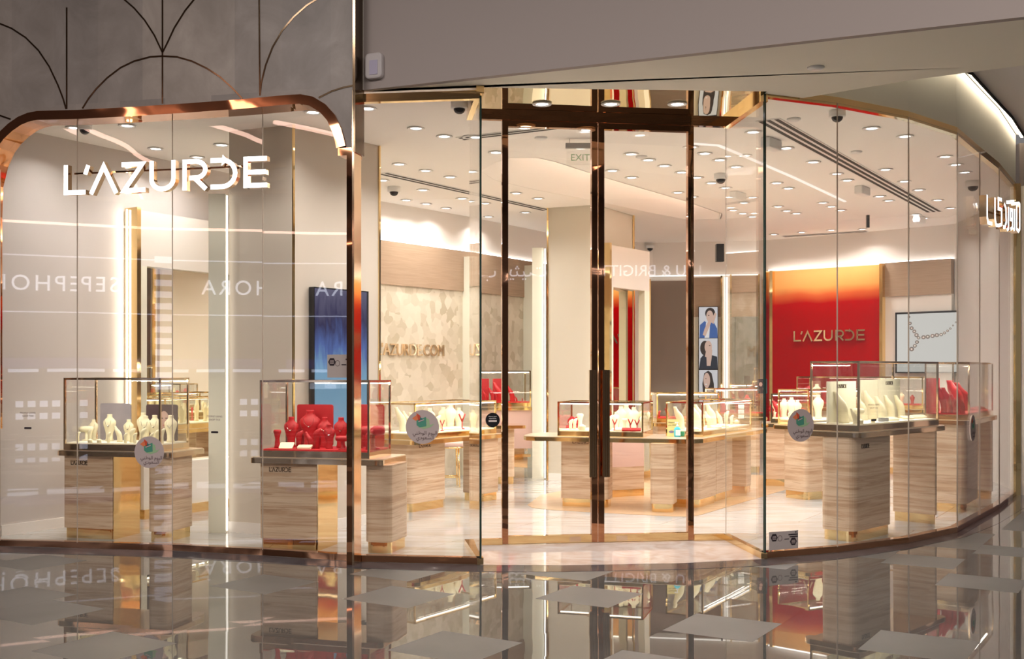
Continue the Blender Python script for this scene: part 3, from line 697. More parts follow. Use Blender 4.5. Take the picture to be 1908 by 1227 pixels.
# ================================================================== LIGHTS OF THE SHOP
SPOTS = [(139,237),(237,233),(290,276),(368,292),(413,269),(583,208),(685,201),(775,238),(828,253),(877,254),(744,305),(793,317),(839,329),(713,335),(788,353),(757,372),(794,379),(831,387),(861,369),(924,283),(976,236),(962,359),(904,378),(910,403),(979,395),(1003,369),(1093,240),
 (1201,241),(1176,286),(1208,297),(1238,308),(1270,320),(1141,317),(1177,330),(1263,358),(1298,330),(1326,340),(1352,349),(1290,366),(1287,273),(1313,285),(1341,297),(1371,310),(1403,245),(1387,289),(1386,377),(1402,367),(1366,391),(1384,397),(1402,403),
 (1465,275),(1515,301),(1559,323),(1579,335),(1624,238),(1686,253),(1761,291),(1781,306),(1798,320),(1650,315),(1685,337),(1712,353),(1639,365),(1656,373),(1747,372),(1771,387),(1706,399),(1722,406),(1447,340),(1469,350),(1533,377),(1549,384),(1567,391),(1450,384),(1466,392),(1484,397),(1442,436),(1494,432),(1549,428),(1607,426)]
spot_base = None
rows = {}
pts3 = []
for px, py in SPOTS:
    Y = (CZ-EYE)*F/(HZ-py); X = dx(px, Y)
    pts3.append((X, Y, px, py))
import bisect
def inpoly(x, y, P):
    c = False
    for (x1, y1), (x2, y2) in zip(P, P[1:]+P[:1]):
        if (y1 > y) != (y2 > y) and x < (x2-x1)*(y-y1)/(y2-y1)+x1: c = not c
    return c
pts3 = [p for p in pts3 if inpoly(p[0], p[1], ceil_out)]
bands = {}
for p in pts3: bands.setdefault(p[3]//24, []).append(p)
lamp_data = bpy.data.lights.new('downlight_beam', 'AREA'); lamp_data.shape = 'DISK'; lamp_data.size = .10; lamp_data.energy = 7.2; lamp_data.color = (1, .95, .915); lamp_data.spread = 2.3
def make_spot(r):
    MB().lathe([(.052, 0), (.078, -.003), (.082, -.009), (.078, -.012), (.056, -.012), (.05, -.002)], 24).build('trim_ring', M['whitep'], r)
    MB().lathe([(.001, -.004), (.05, -.004), (.05, -.001), (.001, -.001)], 20).build('lamp', M['lamp'], r)
    l = bpy.data.objects.new('beam', lamp_data); COL.objects.link(l); l.parent = r; l.location = (0, 0, -.02)
bord = sorted(bands)
for bi, b in enumerate(bord):
    L_ = sorted(bands[b], key=lambda p: p[2])
    for i, (X, Y, px, py) in enumerate(L_):
        if inpoly(X, Y, tray): continue
        z = CZ
        lab = f'recessed downlight, {ORD[i]} from the stone wall in the {ORD[bi]} row from the window'
        if spot_base is None:
            r = thing('recessed_downlight', lab, 'ceiling light', (X, Y, z), 0, 'recessed downlights in the shop ceiling'); make_spot(r); spot_base = r
        else:
            r = copytree(spot_base); r.location = (X, Y, z); r['label'] = lab
for i, px in enumerate((1010, 1138, 1262)):
    Y = (3.70-EYE)*F/(HZ-192.5); r = copytree(spot_base); r.location = (dx(px, Y), Y, 3.70); r['group'] = 'downlights over the entrance'
    r['label'] = f'recessed downlight in the mirrored gold soffit over the doors, {ORD[i]} from the stone wall'
# ceiling fixtures
def cpt(px, py, z=CZ):
    Y = (z-EYE)*F/(HZ-py); return dx(px, Y), Y
def vent(p, q, n, label, w=.17):
    a = cpt(*p); b = cpt(*q); L = math.hypot(b[0]-a[0], b[1]-a[1])
    r = thing('linear_air_diffuser', label, 'ceiling vent', (a[0], a[1], CZ), math.atan2(b[1]-a[1], b[0]-a[0]))
    MB().box(0, L, -w/2, w/2, -.006, -.001).build('flange', M['whitep'], r)
    mb = MB()
    for k in range(n):
        y = -w/2+w*(k+.5)/n; mb.box(.02, L-.02, y-w/n*.27, y+w/n*.27, -.0075, -.005)
    mb.build('slot', M['slot'], r)
vent((1430, 222), (1741, 394), 3, 'long triple-slot linear vent crossing the ceiling inside the curved window', .22)
vent((712, 322), (1020, 391), 2, 'linear slot vent in the ceiling running behind the plastered column towards the back')
vent((856, 258), (1085, 231), 2, 'linear slot vent in the ceiling just behind the entrance doors', .14)
vent((1458, 440), (1617, 430), 2, 'linear slot vent in the ceiling in front of the red wall', .2)
def dome(px, py, label, s=1, z=CZ):
    x, y = cpt(px, py, z); r = thing('dome_camera', label, 'security camera', (x, y, z))
    MB().lathe([(.07*s, 0), (.072*s, -.05*s), (.066*s, -.056*s), (.02, -.056*s)], 28).build('housing', M['whitep'], r)
    MB().lathe([(.048*s, -.056*s), (.047*s, -.068*s), (.038*s, -.085*s), (.02*s, -.097*s), (.002, -.1*s)], 24).build('dome', M['black'], r)
dome(856, 190, 'white dome camera with black lens at the top of the narrow pane before the entrance')
dome(158, 232, 'dome camera at the window top just above the first letter of the lit sign', .9)
dome(1560, 206, 'white dome camera high in the curved glazing beside the long triple slot vent')
dome(734, 348, 'white dome camera on the ceiling above the shell patterned wall', 1.1)
dome(1343, 324, 'small dome camera on the ceiling seen through the clear return pane', 1.1)
dome(1813, 337, 'white dome camera on the ceiling just before the arabic sign', 1.2)
r = thing('dome_camera', 'tiny dark dome camera high on the back wall above the dark mirror', 'security camera', (bk(1210)[0], bk(1210)[1]-.09, 3.66))
MB().lathe([(.07, 0), (.07, -.04), (.02, -.045)], 20).box(-.02, .02, 0, .10, -.03, -.01).build('housing', M['whitep'], r); MB().lathe([(.05, -.045), (.045, -.07), (.002, -.10)], 20).build('dome', M['black'], r)
def emlight(px, py, label):
    x, y = cpt(px, py); o = MB().box(-.14, .14, -.05, .05, -.10, 0).build('emergency_light', M['whitep'], bevel=.015); o.location = (x, y, CZ); o.rotation_euler = (0, 0, .9)
    tag(o, label, 'emergency light')
emlight(1437, 259, 'white box emergency light on the ceiling beside the long triple slot vent')
emlight(1607, 348, 'white box emergency light on the ceiling in the middle of the curved window')
emlight(1713, 402, 'white box emergency light at the far end of the long slot vent')
emlight(1375, 358, 'pale box emergency light on the ceiling past the small dome camera')
def disc(px, py, z, label, m='whitep', cat='smoke detector'):
    x, y = cpt(px, py, z); o = MB().lathe([(.06, 0), (.062, -.008), (.045, -.02), (.01, -.022)], 22).build('smoke_detector', M[m]); o.location = (x, y, z); tag(o, label, cat)
disc(1520, 125, 3.70, 'small flat round detector on the cream mall soffit')
disc(1479, 221, CZ, 'small round detector on the shop ceiling near the triple vent start')
disc(1595, 282, CZ, 'pinkish round detector on the shop ceiling on the window side of the triple vent')
disc(1008, 256, CZ, 'round detector on the shop ceiling above the hanging exit sign')
disc(1195, 291, CZ, 'round detector beside a short row of downlights behind the second door leaf', 'whitep')
# wall mounted speaker, black bars
o = MB().box(-.06, .06, -.06, .06, -.14, .14).box(-.05, .05, -.07, -.06, -.12, .12).build('wall_speaker', M['black'], bevel=.01); o.location = (dx(1341, 17.4), 17.4, EYE+(690-471)*17.4/F)
tag(o, 'black speaker on the back wall above the portrait screens', 'speaker')
o = MB().box(-.02, .02, -.02, .02, -.09, .09).build('hanging_sensor', M['black']); o.location = (dx(1617, 15.8), 15.8, CZ-.09)
tag(o, 'slim black upright sensor hanging above the red wall', 'sensor')
nx, ny = onwall((-4.63, 10), (-3.1, 12.6), 390, 432)[:2]
o = MB().box(-.02, .02, -.03, 0, -.08, .08).build('door_sensor', M['black']); o.location = (-4.63+lu.x*nx+ln.x*.05, 10+lu.y*nx+ln.y*.05, ny); tag(o, 'slim black sensor on the wall beside the backlit portal', 'sensor')
# hanging exit panel
r = thing('exit_sign', 'clear hanging exit sign with grey housing behind the door glass', 'exit sign', (dx(1081, 10.6), 10.6, 0))
z0 = EYE+(690-272)*10.6/F
MB().box(-.14, .14, -.025, .025, z0-.02, z0+.025).build('housing', M['grey'], r)
MB().tube((-.10, 0, z0+.02), (-.10, 0, CZ), .002, 6).tube((.10, 0, z0+.02), (.10, 0, CZ), .002, 6).build('cable', M['grey'], r)
MB().box(-.13, .13, -.003, .003, z0-.18, z0-.02).build('panel', M['cglass'], r)
textmesh('sign_text', 'EXIT', .09, mat('exit_green', (.45, .70, .42), .5), r, .001, 'CENTER', (0, -.004, z0-.14))
# mall wall detector
x, s_ = 0, onwall((-1.18, 8.71), (6.4, 5.58), 705, 127)
r = thing('wall_sensor', 'white rounded sensor box on the mauve bulkhead beside the stone wall', 'sensor'); place(r, (-1.18, 8.71), (6.4, 5.58))
MB().prism(rrect(s_[0]-.075, s_[0]+.075, -.1, .1, .035), 0, .05).build('housing', mat('muted_white_plastic', (.52, .48, .48), .3), r, .012)
h_ = r.children[0]; h_.data.transform(Matrix.Translation((0, -.035, s_[1])) @ Matrix.Rotation(PI/2, 4, 'X'))
o2 = MB().box(s_[0]-.03, s_[0]+.04, -.09, -.083, s_[1]-.07, s_[1]+.04).build('lens', mat('lilac_lens', (.45, .42, .55), .2), r)

# ================================================================== SHOWCASES
def tri(pt, fx, fy, rot):
    c, s = math.cos(rot), math.sin(rot); return (pt[0]+c*fx-s*fy, pt[1]+s*fx+c*fy)
BUST = {}
def mk_bust(kind, colr):
    m = M[colr]
    if kind == 'neck':      # display neck: narrow base, wide shoulders, neck cap.  unit height
        mb = MB().loft([(0, 0, 0, .24, .17), (0, 0, .05, .24, .17), (0, 0, .12, .205, .14), (0, .005, .28, .215, .14), (0, .01, .45, .29, .165), (0, .015, .58, .36, .185), (0, .02, .68, .385, .18), (0, .03, .75, .36, .15), (0, .035, .81, .27, .125), (0, .035, .86, .185, .105), (0, .035, .90, .15, .10), (0, .035, .95, .145, .10), (0, .03, .985, .15, .11), (0, .03, 1.0, .13, .09)], 22)
    elif kind == 'swan':    # leaning curved stand
        mb = MB().loft([(.10, 0, 0, .22, .17), (.10, 0, .06, .21, .16), (.10, 0, .2, .20, .17), (.07, 0, .38, .20, .19), (.01, 0, .53, .21, .215), (-.07, 0, .66, .20, .21), (-.15, 0, .76, .16, .16), (-.21, 0, .85, .12, .11, ), (-.26, 0, .93, .10, .09), (-.29, 0, 1.0, .095, .085)], 20)
    elif kind == 'lean':    # small earring stand with slanting face
        mb = MB().loft([(0, 0, 0, .20, .18), (0, 0, .5, .19, .16), (.02, 0, .68, .23, .18), (.05, 0, .82, .30, .2, .02), (.09, 0, .94, .26, .17, .03), (.11, 0, 1.0, .15, .1)], 18)
        for v in mb.bm.verts:
            if v.co.z > .6: v.co.z += v.co.x*.35
    elif kind == 'pillar':
        mb = MB().loft([(0, 0, 0, .22, .2), (0, 0, .12, .19, .17), (0, 0, .5, .15, .13), (0, 0, .75, .22, .17), (0, 0, .88, .28, .2), (0, 0, .97, .25, .18), (0, 0, 1, .18, .12)], 18)
    elif kind == 'ring':
        mb = MB().lathe([(.45, 0), (.45, .55), (.50, .62), (.46, .75), (.25, .85), (.12, 1.0), (.02, 1.0)], 18)
    elif kind == 'pillow':  # bracelet bar on a post
        mb = MB().loft([(0, 0, 0, .3, .22), (0, 0, .06, .28, .2), (0, 0, .12, .10, .10), (0, 0, .62, .09, .09)], 16)
        n = 18; rg = []
        for x, r_ in ((-.48, .02), (-.47, .12), (-.38, .19), (-.15, .21), (.15, .21), (.38, .19), (.47, .12), (.48, .02)):
            rg.append([mb.bm.verts.new((x, r_*math.cos(2*PI*i/n), .78+r_*math.sin(2*PI*i/n))) for i in range(n)])
        for a, b in zip(rg, rg[1:]):
            for i in range(n): mb.bm.faces.new((a[i], a[(i+1) % n], b[(i+1) % n], b[i])).smooth = True
        mb.bm.faces.new(rg[0]); mb.bm.faces.new(rg[-1][::-1])
    elif kind == 'ramp':    # slanted card
        mb = MB(); 
        for k in range(3): mb.prism(rrect(-.5, .5, -.28, .28, .06), 0, .08)
        mb = MB().prism(rrect(-.5, .5, -.3, .3, .08), 0, .09)
        for v in mb.bm.verts: v.co.z += (v.co.y+.3)*.8
    elif kind == 'fork':    # Y shaped stand
        mb = MB().lathe([(.22, 0), (.22, .05), (.05, .08), (.045, .55), (.02, .56)], 14)
        mb.tube((0, 0, .5), (-.26, 0, .98), .06, 10).tube((0, 0, .5), (.26, 0, .98), .06, 10)
    elif kind == 'tray':
        mb = MB().prism(rrect(-.5, .5, -.3, .3, .1), 0, .16)
        for v in mb.bm.verts: v.co.z += (v.co.y+.3)*.35
        for k in range(3): mb.tube((-.4, -.16+.15*k, .2+.05*k), (.4, -.16+.15*k, .2+.05*k), .035, 8)
    elif kind == 'disc':
        mb = MB().loft([(0, 0, 0, .16, .1), (0, 0, .08, .1, .06), (0, .0, .25, .3, .06), (0, .02, .5, .46, .07), (0, .04, .75, .38, .06), (0, .05, .93, .2, .05), (0, .05, 1, .05, .03)], 20)
    o = mb.build({'neck': 'necklace_bust', 'swan': 'curved_necklace_stand', 'lean': 'earring_stand', 'pillar': 'pendant_stand', 'ring': 'ring_holder', 'pillow': 'bracelet_stand', 'ramp': 'ring_tray', 'fork': 'forked_earring_stand', 'tray': 'jewellery_tray', 'disc': 'oval_display_stand'}[kind], m)
    return o
KN = {'neck': ('necklace bust', 'bust'), 'swan': ('curved necklace stand', 'display stand'), 'lean': ('slanted earring stand', 'display stand'), 'pillar': ('pendant stand', 'display stand'),
      'ring': ('ring holder', 'ring holder'), 'pillow': ('bracelet stand', 'display stand'), 'ramp': ('ring tray', 'tray'), 'fork': ('forked earring stand', 'display stand'), 'tray': ('jewellery tray', 'tray'), 'disc': ('oval stand', 'display stand')}
CN = {'cream': 'cream velvet', 'red': 'red velvet'}
def put(kind, colr, loc, hgt, rz, wid=None, label=''):
    key = (kind, colr)
    if key not in BUST: o = BUST[key] = mk_bust(kind, colr)
    else: o = BUST[key].copy(); COL.objects.link(o)
    w = wid or hgt
    o.location = loc; o.scale = (w, w, hgt); o.rotation_euler = (0, 0, rz)
    return o
def solve(origin, rot, D, px, t):
    # point of the case deck seen in pixel column px at depth fraction t behind its front
    a = tri(origin, 0, D*t, rot); b = tri(origin, 1, D*t, rot)
    s, _, Y = onwall(a, b, px, 0); return s, Y
def showcase(name, origin, deg, L, D, zt, hg, legs, label, deck='cream', over=(.13, .13, .05, .05), rnd=.06, posts=None, text=None, led=True, bar=True, power=6, items=(), where='', top=True, frame_m='brass'):
    rot = math.radians(deg); fm = M[frame_m]
    r = thing('jewellery_showcase', label, 'showcase', (origin[0], origin[1], 0), rot, 'glass jewellery showcases on travertine bases')
    if top:
        ol, orr, of, ob = over
        MB().prism(rrect(-ol, L+orr, -of, D+ob, rnd), zt-.05, zt-.008).build('counter_edge', fm, r)
        MB().prism(rrect(-ol+.006, L+orr-.006, -of+.006, D+ob-.006, rnd), zt-.008, zt).build('counter_top', M['topmetal'], r)
    for (a, b, y0, y1, side, rr) in legs:   # side: gold inner face at 'R','L' or ''
        lg = MB().prism(rrect(a, b, y0, y1, rr), .095, zt-.05).build('leg', M['travertine'], r)
        MB().prism(rrect(a+.012, b-.012, y0+.012, y1-.012, rr), .004, .095).build('kick_plate', M['gold'], lg)
        if 'R' in side: MB().box(b, b+.006, y0+.01, y1-.01, .004, zt-.05).build('mirror_side', M['gold'], lg)
        if 'L' in side: MB().box(a-.006, a, y0+.01, y1-.01, .004, zt-.05).build('mirror_side', M['gold'], lg)
    zb = zt+.055
    MB().box(0, L, 0, D, zt, zb).build('base_rim', fm, r)
    MB().box(.02, L-.02, .02, D-.02, zb, zb+.012).build('deck', M['dred' if deck == 'red' else 'dcream'], r)
    zh = zt+hg; p = .017
    fr = MB()
    for (x, y) in ((0, 0), (L-p, 0), (0, D-p), (L-p, D-p)): fr.box(x, x+p, y, y+p, zb, zh)
    for (x0, x1, y0, y1) in ((0, L, 0, p), (0, L, D-p, D), (0, p, p, D-p), (L-p, L, p, D-p)): fr.box(x0, x1, y0, y1, zh-p, zh)
    fr.build('frame', fm, r)
    g = MB(); e = .005
    g.box(p, L-p, .006, .010, zb, zh-p).box(p, L-p, D-.010, D-.006, zb, zh-p).box(.006, .010, p, D-p, zb, zh-p).box(L-.010, L-.006, p, D-p, zb, zh-p).box(p, L-p, p, D-p, zh-.012, zh-.006)
    g.build('glass_case', M['cglass'], r)
    if led:
        if bar: MB().box(p+.01, L-p-.01, p+.002, p+.012, zh-.03, zh-.018).build('light_bar', M['led'], r)
        area('showcase_light', (L/2, .05, zh-.035), L*.85, power*.5, (1, .92, .78), (math.radians(18), 0, 0), .03, parent=r)
    if text:
        x0, w, z, y = text
        wordmark_one(r, .040, w, z, y-.003, y, M['darkgold'], x0)
    cnt = {}
    placed = []
    for it in items:
        px, t, topy, kind, colr = it[:5]; wsc = it[5] if len(it) > 5 else None
        s, Y = solve(origin, rot, D, px, t)
        X = dx(px, Y)
        sl = max(.05, min(L-.05, s))
        x, y = tri(origin, sl, D*t, rot)
        hgt = max(.03, EYE+(HZ-topy)*Y/F-(zb+.012))
        placed.append((px, t, kind, colr, x, y, hgt, wsc))
    tot = {}
    for p_ in placed: tot[(p_[2], p_[3])] = tot.get((p_[2], p_[3]), 0)+1
    for (px, t, kind, colr, x, y, hgt, wsc) in sorted(placed):
        k = cnt[(kind, colr)] = cnt.get((kind, colr), 0)+1
        n = tot[(kind, colr)]
        nm = KN[kind][0]
        kk = n-k+1 if where in ('showcase under the lit sign', 'red window showcase') else k
        lab = f'{colr} {nm}, {ORD[kk-1]} from the bronze post, {where}' if n > 1 else f'only {colr} {nm} in the {where}'
        wid = {'neck': .64, 'swan': .80, 'lean': .8, 'pillar': .8, 'ring': 1.3, 'pillow': 1.05, 'ramp': 1, 'fork': .8, 'tray': 1, 'disc': .9}[kind]*hgt
        if kind in ('ramp', 'tray'): wid = .12; hgt = .09
        if kind == 'neck': wid = max(.09, min(wid, .21))
        if wsc: wid = wid*wsc
        rz = rot*.35
        o = put(kind, colr, (x, y, zb+.012), hgt, rz, wid)
        tag(o, lab, KN[kind][1], f'{CN[colr]} display pieces in the {where}')
        if kind == 'neck' and n_neck(px, where):
            # fine chain with a small pendant lying on the bust
            w = wid; mb = MB()
            P = []
            for a in range(0, 11):
                u = -1+a*.2; zz = .80-.22*(1-u*u)**.5-.02
                P.append((u*w*.19, -w*.18-.002, zz*hgt))
            mb.path(P, .0012, 6)
            mb.lathe([(.001, -.008), (.007, -.004), (.008, 0), (.007, .004), (.001, .008)], 10, (0, 0))
            for v in mb.bm.verts:
                if abs(v.co.x) < .0085 and abs(v.co.y) < .0085 and abs(v.co.z) < .0085: v.co += Vector((0, -w*.18-.003, .55*hgt))
            c = mb.build('pendant_necklace', M['gem']); c.location = (x, y, zb+.012); c.rotation_euler = (0, 0, rz)
            tag(c, f'pendant necklace on the {colr} bust {ORD[kk-1]} from the bronze post, {where}', 'necklace', f'pendant necklaces in the {where}')
    return r
def n_neck(px, where): return where in ('showcase under the lit sign', 'red window showcase')

def legs2(L, D, w1, w2, z=0, in1='R', in2='', x0=-.02, y0=.03, r1=.02, r2=.05): return [(x0, x0+w1, y0, D-.02, in1, r1), (L-w2, L+.0, y0, D-.02, in2, r2)]

# far left showcase, cream
c1 = showcase('c', (-4.02, 9.91), -14.7, .98, .47, .79, .645, [(0, .50, .0, .42, 'R', .02), (.86, 1.06, -.02, .42, '', .05)],
    'glass showcase of cream busts on two striped travertine legs under the lit sign', over=(.07, .12, .03, .10), text=(.08, .17, .66, -.003), power=7.2, where='showcase under the lit sign', bar=False, items=[
    (145,.25,805,'lean','cream'),(156,.55,793,'pillow','cream'),(174,.75,781,'neck','cream'),(167,.25,800,'lean','cream'),(168,.1,817,'ring','cream'),(185,.1,817,'ring','cream'),(204,.6,771,'neck','cream'),(202,.2,806,'lean','cream'),(221,.35,793,'swan','cream'),(239.5,.6,781,'neck','cream'),(233.6,.15,807,'lean','cream'),(246,.3,799,'lean','cream'),(251,.15,807,'lean','cream'),(267,.85,768,'neck','cream'),(266,.2,799,'lean','cream'),(271,.5,774,'neck','cream'),(282,.15,807,'lean','cream'),(288,.55,773,'neck','cream'),(292,.25,801,'lean','cream'),(310,.2,800,'lean','cream'),(318,.55,773,'neck','cream')])
# red showcase left of the entrance
c2 = showcase('c', (-2.12, 9.29), -14.6, .985, .50, .775, .645, [(0, .52, .0, .42, 'R', .02), (.93, 1.16, .02, .46, '', .06)],
    'glass showcase of red busts on two striped travertine legs beside the bronze post', deck='red', over=(.09, .12, .03, .10), text=(.09, .20, .655, -.003), power=7.2, where='red window showcase', bar=False, items=[
    (516.7,.3,800,'pillar','red'),(542.4,.55,776,'neck','red'),(577.6,.7,763.5,'neck','red',1.2),(556.5,.3,804,'lean','red'),(577,.35,804,'swan','red'),(590,.3,800,'lean','red'),(604.7,.65,777,'neck','red'),(613.5,.35,790,'neck','red'),(635.3,.65,777,'neck','red'),(638,.25,811,'pillow','red'),(657.5,.25,812,'pillow','red'),(668,.6,785,'neck','red'),(687,.3,803,'lean','red'),(704,.4,792,'pillow','red'),(534,.2,824,'ramp','cream'),(568,.2,823,'tray','cream')])
# tall right front showcase, cream
c3 = showcase('c', (3.02, 9.62), 46, 1.66, .47, .965, .62, [(-.03, .72, .03, .36, '', .07), (1.58, 1.62, .0, .43, '', .005)],
    'large showcase of tall cream necklace stands inside the curved window', over=(.04, .12, .04, .06), rnd=.08, text=(.10, .15, .815, .028), power=15.6, where='tall cream window showcase', bar=False, items=[
    (1568.5,.5,729,'swan','cream'),(1563,.15,762,'swan','cream'),(1598,.45,760,'pillow','cream'),(1603,.1,780,'ring','cream'),(1607,.75,739,'swan','cream'),(1621,.8,727,'swan','cream'),(1627,.12,783,'ring','cream'),(1641,.5,738,'swan','cream'),(1658,.7,736,'swan','cream'),(1677,.7,735.5,'swan','cream'),(1690,.3,775,'tray','cream'),(1708,.3,775,'tray','cream'),(1726,.35,774,'tray','cream'),(1662,.25,779,'tray','cream')])
# red showcase at the far right
c4 = showcase('c', (4.80, 11.6), 58, 1.55, .45, .98, .61, [(-.0, .75, .03, .40, '', .07), (1.48, 1.53, .0, .40, '', .005)],
    'showcase of red necklace stands at the far end of the curved window', deck='red', over=(.04, .12, .04, .06), rnd=.08, power=19.8, where='red showcase at window end', bar=False, items=[
    (1744,.6,722,'swan','red'),(1757,.5,722,'swan','red'),(1770,.35,735,'swan','red'),(1781,.6,708,'swan','red',1.2),(1794,.5,712,'swan','red',1.2),(1754,.2,742,'swan','red'),(1806,.4,752,'swan','red'),(1815,.3,764,'tray','red'),(1832,.3,762,'tray','red')])
# ring of low showcases in the middle
m1 = showcase('c', (.50, 12.15), -17, .95, .62, .78, .38, [(.02, .56, .04, .30, '', .05), (1.05, 1.30, -.17, .13, '', .05)],
    'low showcase of white busts and red stands behind the double door pull handles', over=(.33, .55, .10, .1), top=False, rnd=.12, text=(.16, .22, .70, .035), power=3.3, where='low showcase behind the doors', frame_m='gold', items=[
    (1063,.25,781.6,'lean','cream'),(1070.5,.3,780,'lean','cream'),(1081,.4,770,'pillar','cream'),(1063.5,.75,775,'disc','red'),(1075,.8,776,'disc','red'),(1084.5,.12,790,'ring','cream'),(1136,.4,775,'lean','cream'),(1148,.55,767,'neck','cream'),(1157,.6,757,'neck','cream'),(1167,.85,754,'neck','cream'),(1181,.5,758,'neck','cream'),(1164,.2,779,'pillar','cream'),(1204,.5,770,'neck','cream'),(1212,.6,758,'neck','cream'),(1145.4,.15,780,'fork','red'),(1175,.15,780,'fork','red'),(1187,.15,781,'fork','red'),(1157,.1,792,'tray','cream'),(1169,.08,795,'tray','red'),(1184,.08,795,'tray','red'),(1054,.7,792,'tray','red')])
m2 = showcase('c', (2.07, 11.98), 60, 1.68, .43, .78, .38, [(-.02, .62, .05, .42, '', .09), (.64, 1.22, .08, .40, '', .02), (1.62, 1.82, .05, .40, 'R', .01)],
    'low showcase of cream necklace stands with hand sanitizer beside it', top=False, text=(.72, .13, .70, .065), power=3.6, where='low showcase beside the sanitizer', frame_m='gold', items=[
    (1266,.75,757,'swan','cream'),(1296,.6,752,'swan','cream'),(1304,.85,753,'swan','cream'),(1326,.6,752,'swan','cream'),(1320,.4,766,'swan','cream'),(1341,.55,766,'swan','cream'),(1353,.6,767,'lean','cream'),(1363,.4,774,'lean','cream'),(1375,.4,781,'ring','cream'),(1385,.4,784,'ring','cream'),(1334,.15,790,'tray','cream'),(1348,.2,788,'tray','cream'),(1284,.3,795,'tray','cream')])
ct = thing('worktop', 'one continuous angled gold-edged worktop carrying the two low showcases behind the doors', 'counter')
CTP = [(.39, 12.93), (.22, 12.75), (.13, 12.35), (.155, 12.2), (.25, 12.12), (1.76, 11.66), (1.90, 11.64), (2.03, 11.74), (2.10, 11.88), (3.17, 13.74), (3.16, 13.9), (2.70, 14.04), (1.95, 12.74), (1.67, 12.55)]
MB().prism(CTP, .73, .772).build('counter_edge', M['gold'], ct); MB().prism(CTP, .772, .7795).build('counter_top', M['topmetal'], ct)
m3 = showcase('c', (1.95, 14.9), 2, .85, .5, .80, .40, [(.02, .8, .03, .45, '', .03)],
    'small gold framed showcase with red trays behind the middle showcases', deck='red', over=(.05, .05, .04, .04), led=True, power=2.4, where='small red showcase behind doors', frame_m='gold', items=[(1228,.4,765,'lean','red'),(1243,.5,760,'swan','red'),(1262,.4,768,'lean','red')])
m4 = showcase('c', (2.95, 16.1), 6, .75, .5, .82, .42, [(.02, .7, .03, .45, '', .03)],
    'showcase with red stands far back below the portrait screens', deck='red', over=(.05, .05, .04, .04), power=2.4, where='showcase below the portrait screens', frame_m='gold', items=[(1345,.5,736,'swan','red'),(1372,.4,740,'swan','red'),(1392,.5,735,'neck','red'),(1360,.3,752,'tray','red')])
m5 = showcase('c', (3.36, 14.35), -14, .62, .5, .82, .38, [(-.1, .34, -.03, .36, '', .04), (.40, .43, .0, .36, '', .005)],
    'low showcase of mixed white and red stands beside the tall cream window showcase', over=(.12, .22, .08, .05), rnd=.08, power=2.2, where='mixed red and white showcase', frame_m='gold', items=[
    (1418.5,.4,744,'swan','cream'),(1410,.6,748,'disc','red'),(1434,.4,750,'swan','red'),(1426,.75,752,'neck','red'),(1447.7,.35,746,'swan','red'),(1453,.6,752,'swan','cream'),(1461,.4,742,'neck','cream'),(1475,.4,740,'neck','cream'),(1441,.15,768,'lean','cream'),(1470,.15,768,'lean','cream'),(1486,.4,745,'neck','cream')])
m6 = showcase('c', (3.42, 12.75), 30, .95, .5, .86, .42, [(-.02, .30, .02, .4, '', .05), (.7, .93, .02, .4, '', .03)],
    'showcase half hidden behind the tall cream window showcase', over=(.06, .08, .05, .05), rnd=.06, power=5, where='showcase behind the tall one', frame_m='gold', items=[(1525,.5,735,'neck','cream'),(1548,.5,745,'lean','red'),(1578,.6,740,'lean','red')])
m7 = showcase('c', (4.35, 16.9), -38, 1.9, .5, .95, .46, [(.0, 1.85, .02, .45, '', .03)],
    'long showcase of white and red busts standing against the red lacquer wall', deck='red', over=(.04, .04, .04, .04), power=6.3, where='showcase before the red wall', bar=False, frame_m='gold', items=[
    (1455,.5,720,'lean','red'),(1487,.6,727,'neck','cream'),(1522,.5,715,'neck','cream'),(1500,.5,730,'lean','red'),(1535,.4,730,'pillar','red'),(1560,.5,722,'neck','red'),(1590,.5,722,'neck','cream'),(1620,.5,722,'neck','red'),(1680,.5,730,'neck','cream'),(1700,.4,735,'neck','red')])
bl = showcase('c', (-1.02, 11.62), 56, 1.5, .62, .77, .385, [(-.02, .62, .05, .58, '', .06), (1.20, 1.52, -.03, .28, '', .04)],
    'low showcase of cream busts and red stands seen through the narrow pane', over=(.06, .10, .06, .06), rnd=.08, text=(.12, .2, .68, .04), power=4.0, where='low showcase by the stool', frame_m='gold', items=[
    (748,.65,758,'swan','cream'),(759,.75,765,'swan','cream'),(772,.5,768,'swan','cream'),(786,.6,764,'neck','cream'),(801,.5,760,'neck','cream'),(815,.4,775,'lean','cream'),(826,.6,758,'neck','cream'),(839.4,.4,752.7,'neck','cream'),(855,.45,759,'neck','cream'),(824,.15,782,'fork','red'),(861,.2,770,'fork','red'),(835,.2,790,'tray','cream'),(850,.2,788,'tray','cream'),(808,.15,795,'tray','cream')])
bl2 = thing('side_table', 'travertine side table with gold edge beside the pink counter', 'table', (-.28, 14.55, 0), .15)
MB().prism(rrect(-.05, .46, -.1, .5, .05), .74, .78).build('table_top', M['gold'], bl2)
lg = MB().prism(rrect(.02, .32, 0, .42, .04), .10, .74).build('leg', M['travertine'], bl2); MB().prism(rrect(.03, .31, .01, .41, .03), .004, .10).build('kick_plate', M['gold'], lg)
br = showcase('c', (-.47, 15.25), 8, .74, .5, 1.0, .50, [], 'tall red showcase on a pink counter at the back of the shop', deck='red', over=(.02, .02, .02, .02), power=4.2, where='red showcase on pink counter', frame_m='gold', items=[
    (904,.6,727,'swan','red'),(917,.5,722,'swan','red'),(929,.4,712,'swan','red'),(940,.7,720,'swan','red'),(952.5,.5,718,'swan','red'),(962,.3,738,'swan','red'),(973,.4,742,'lean','red')])
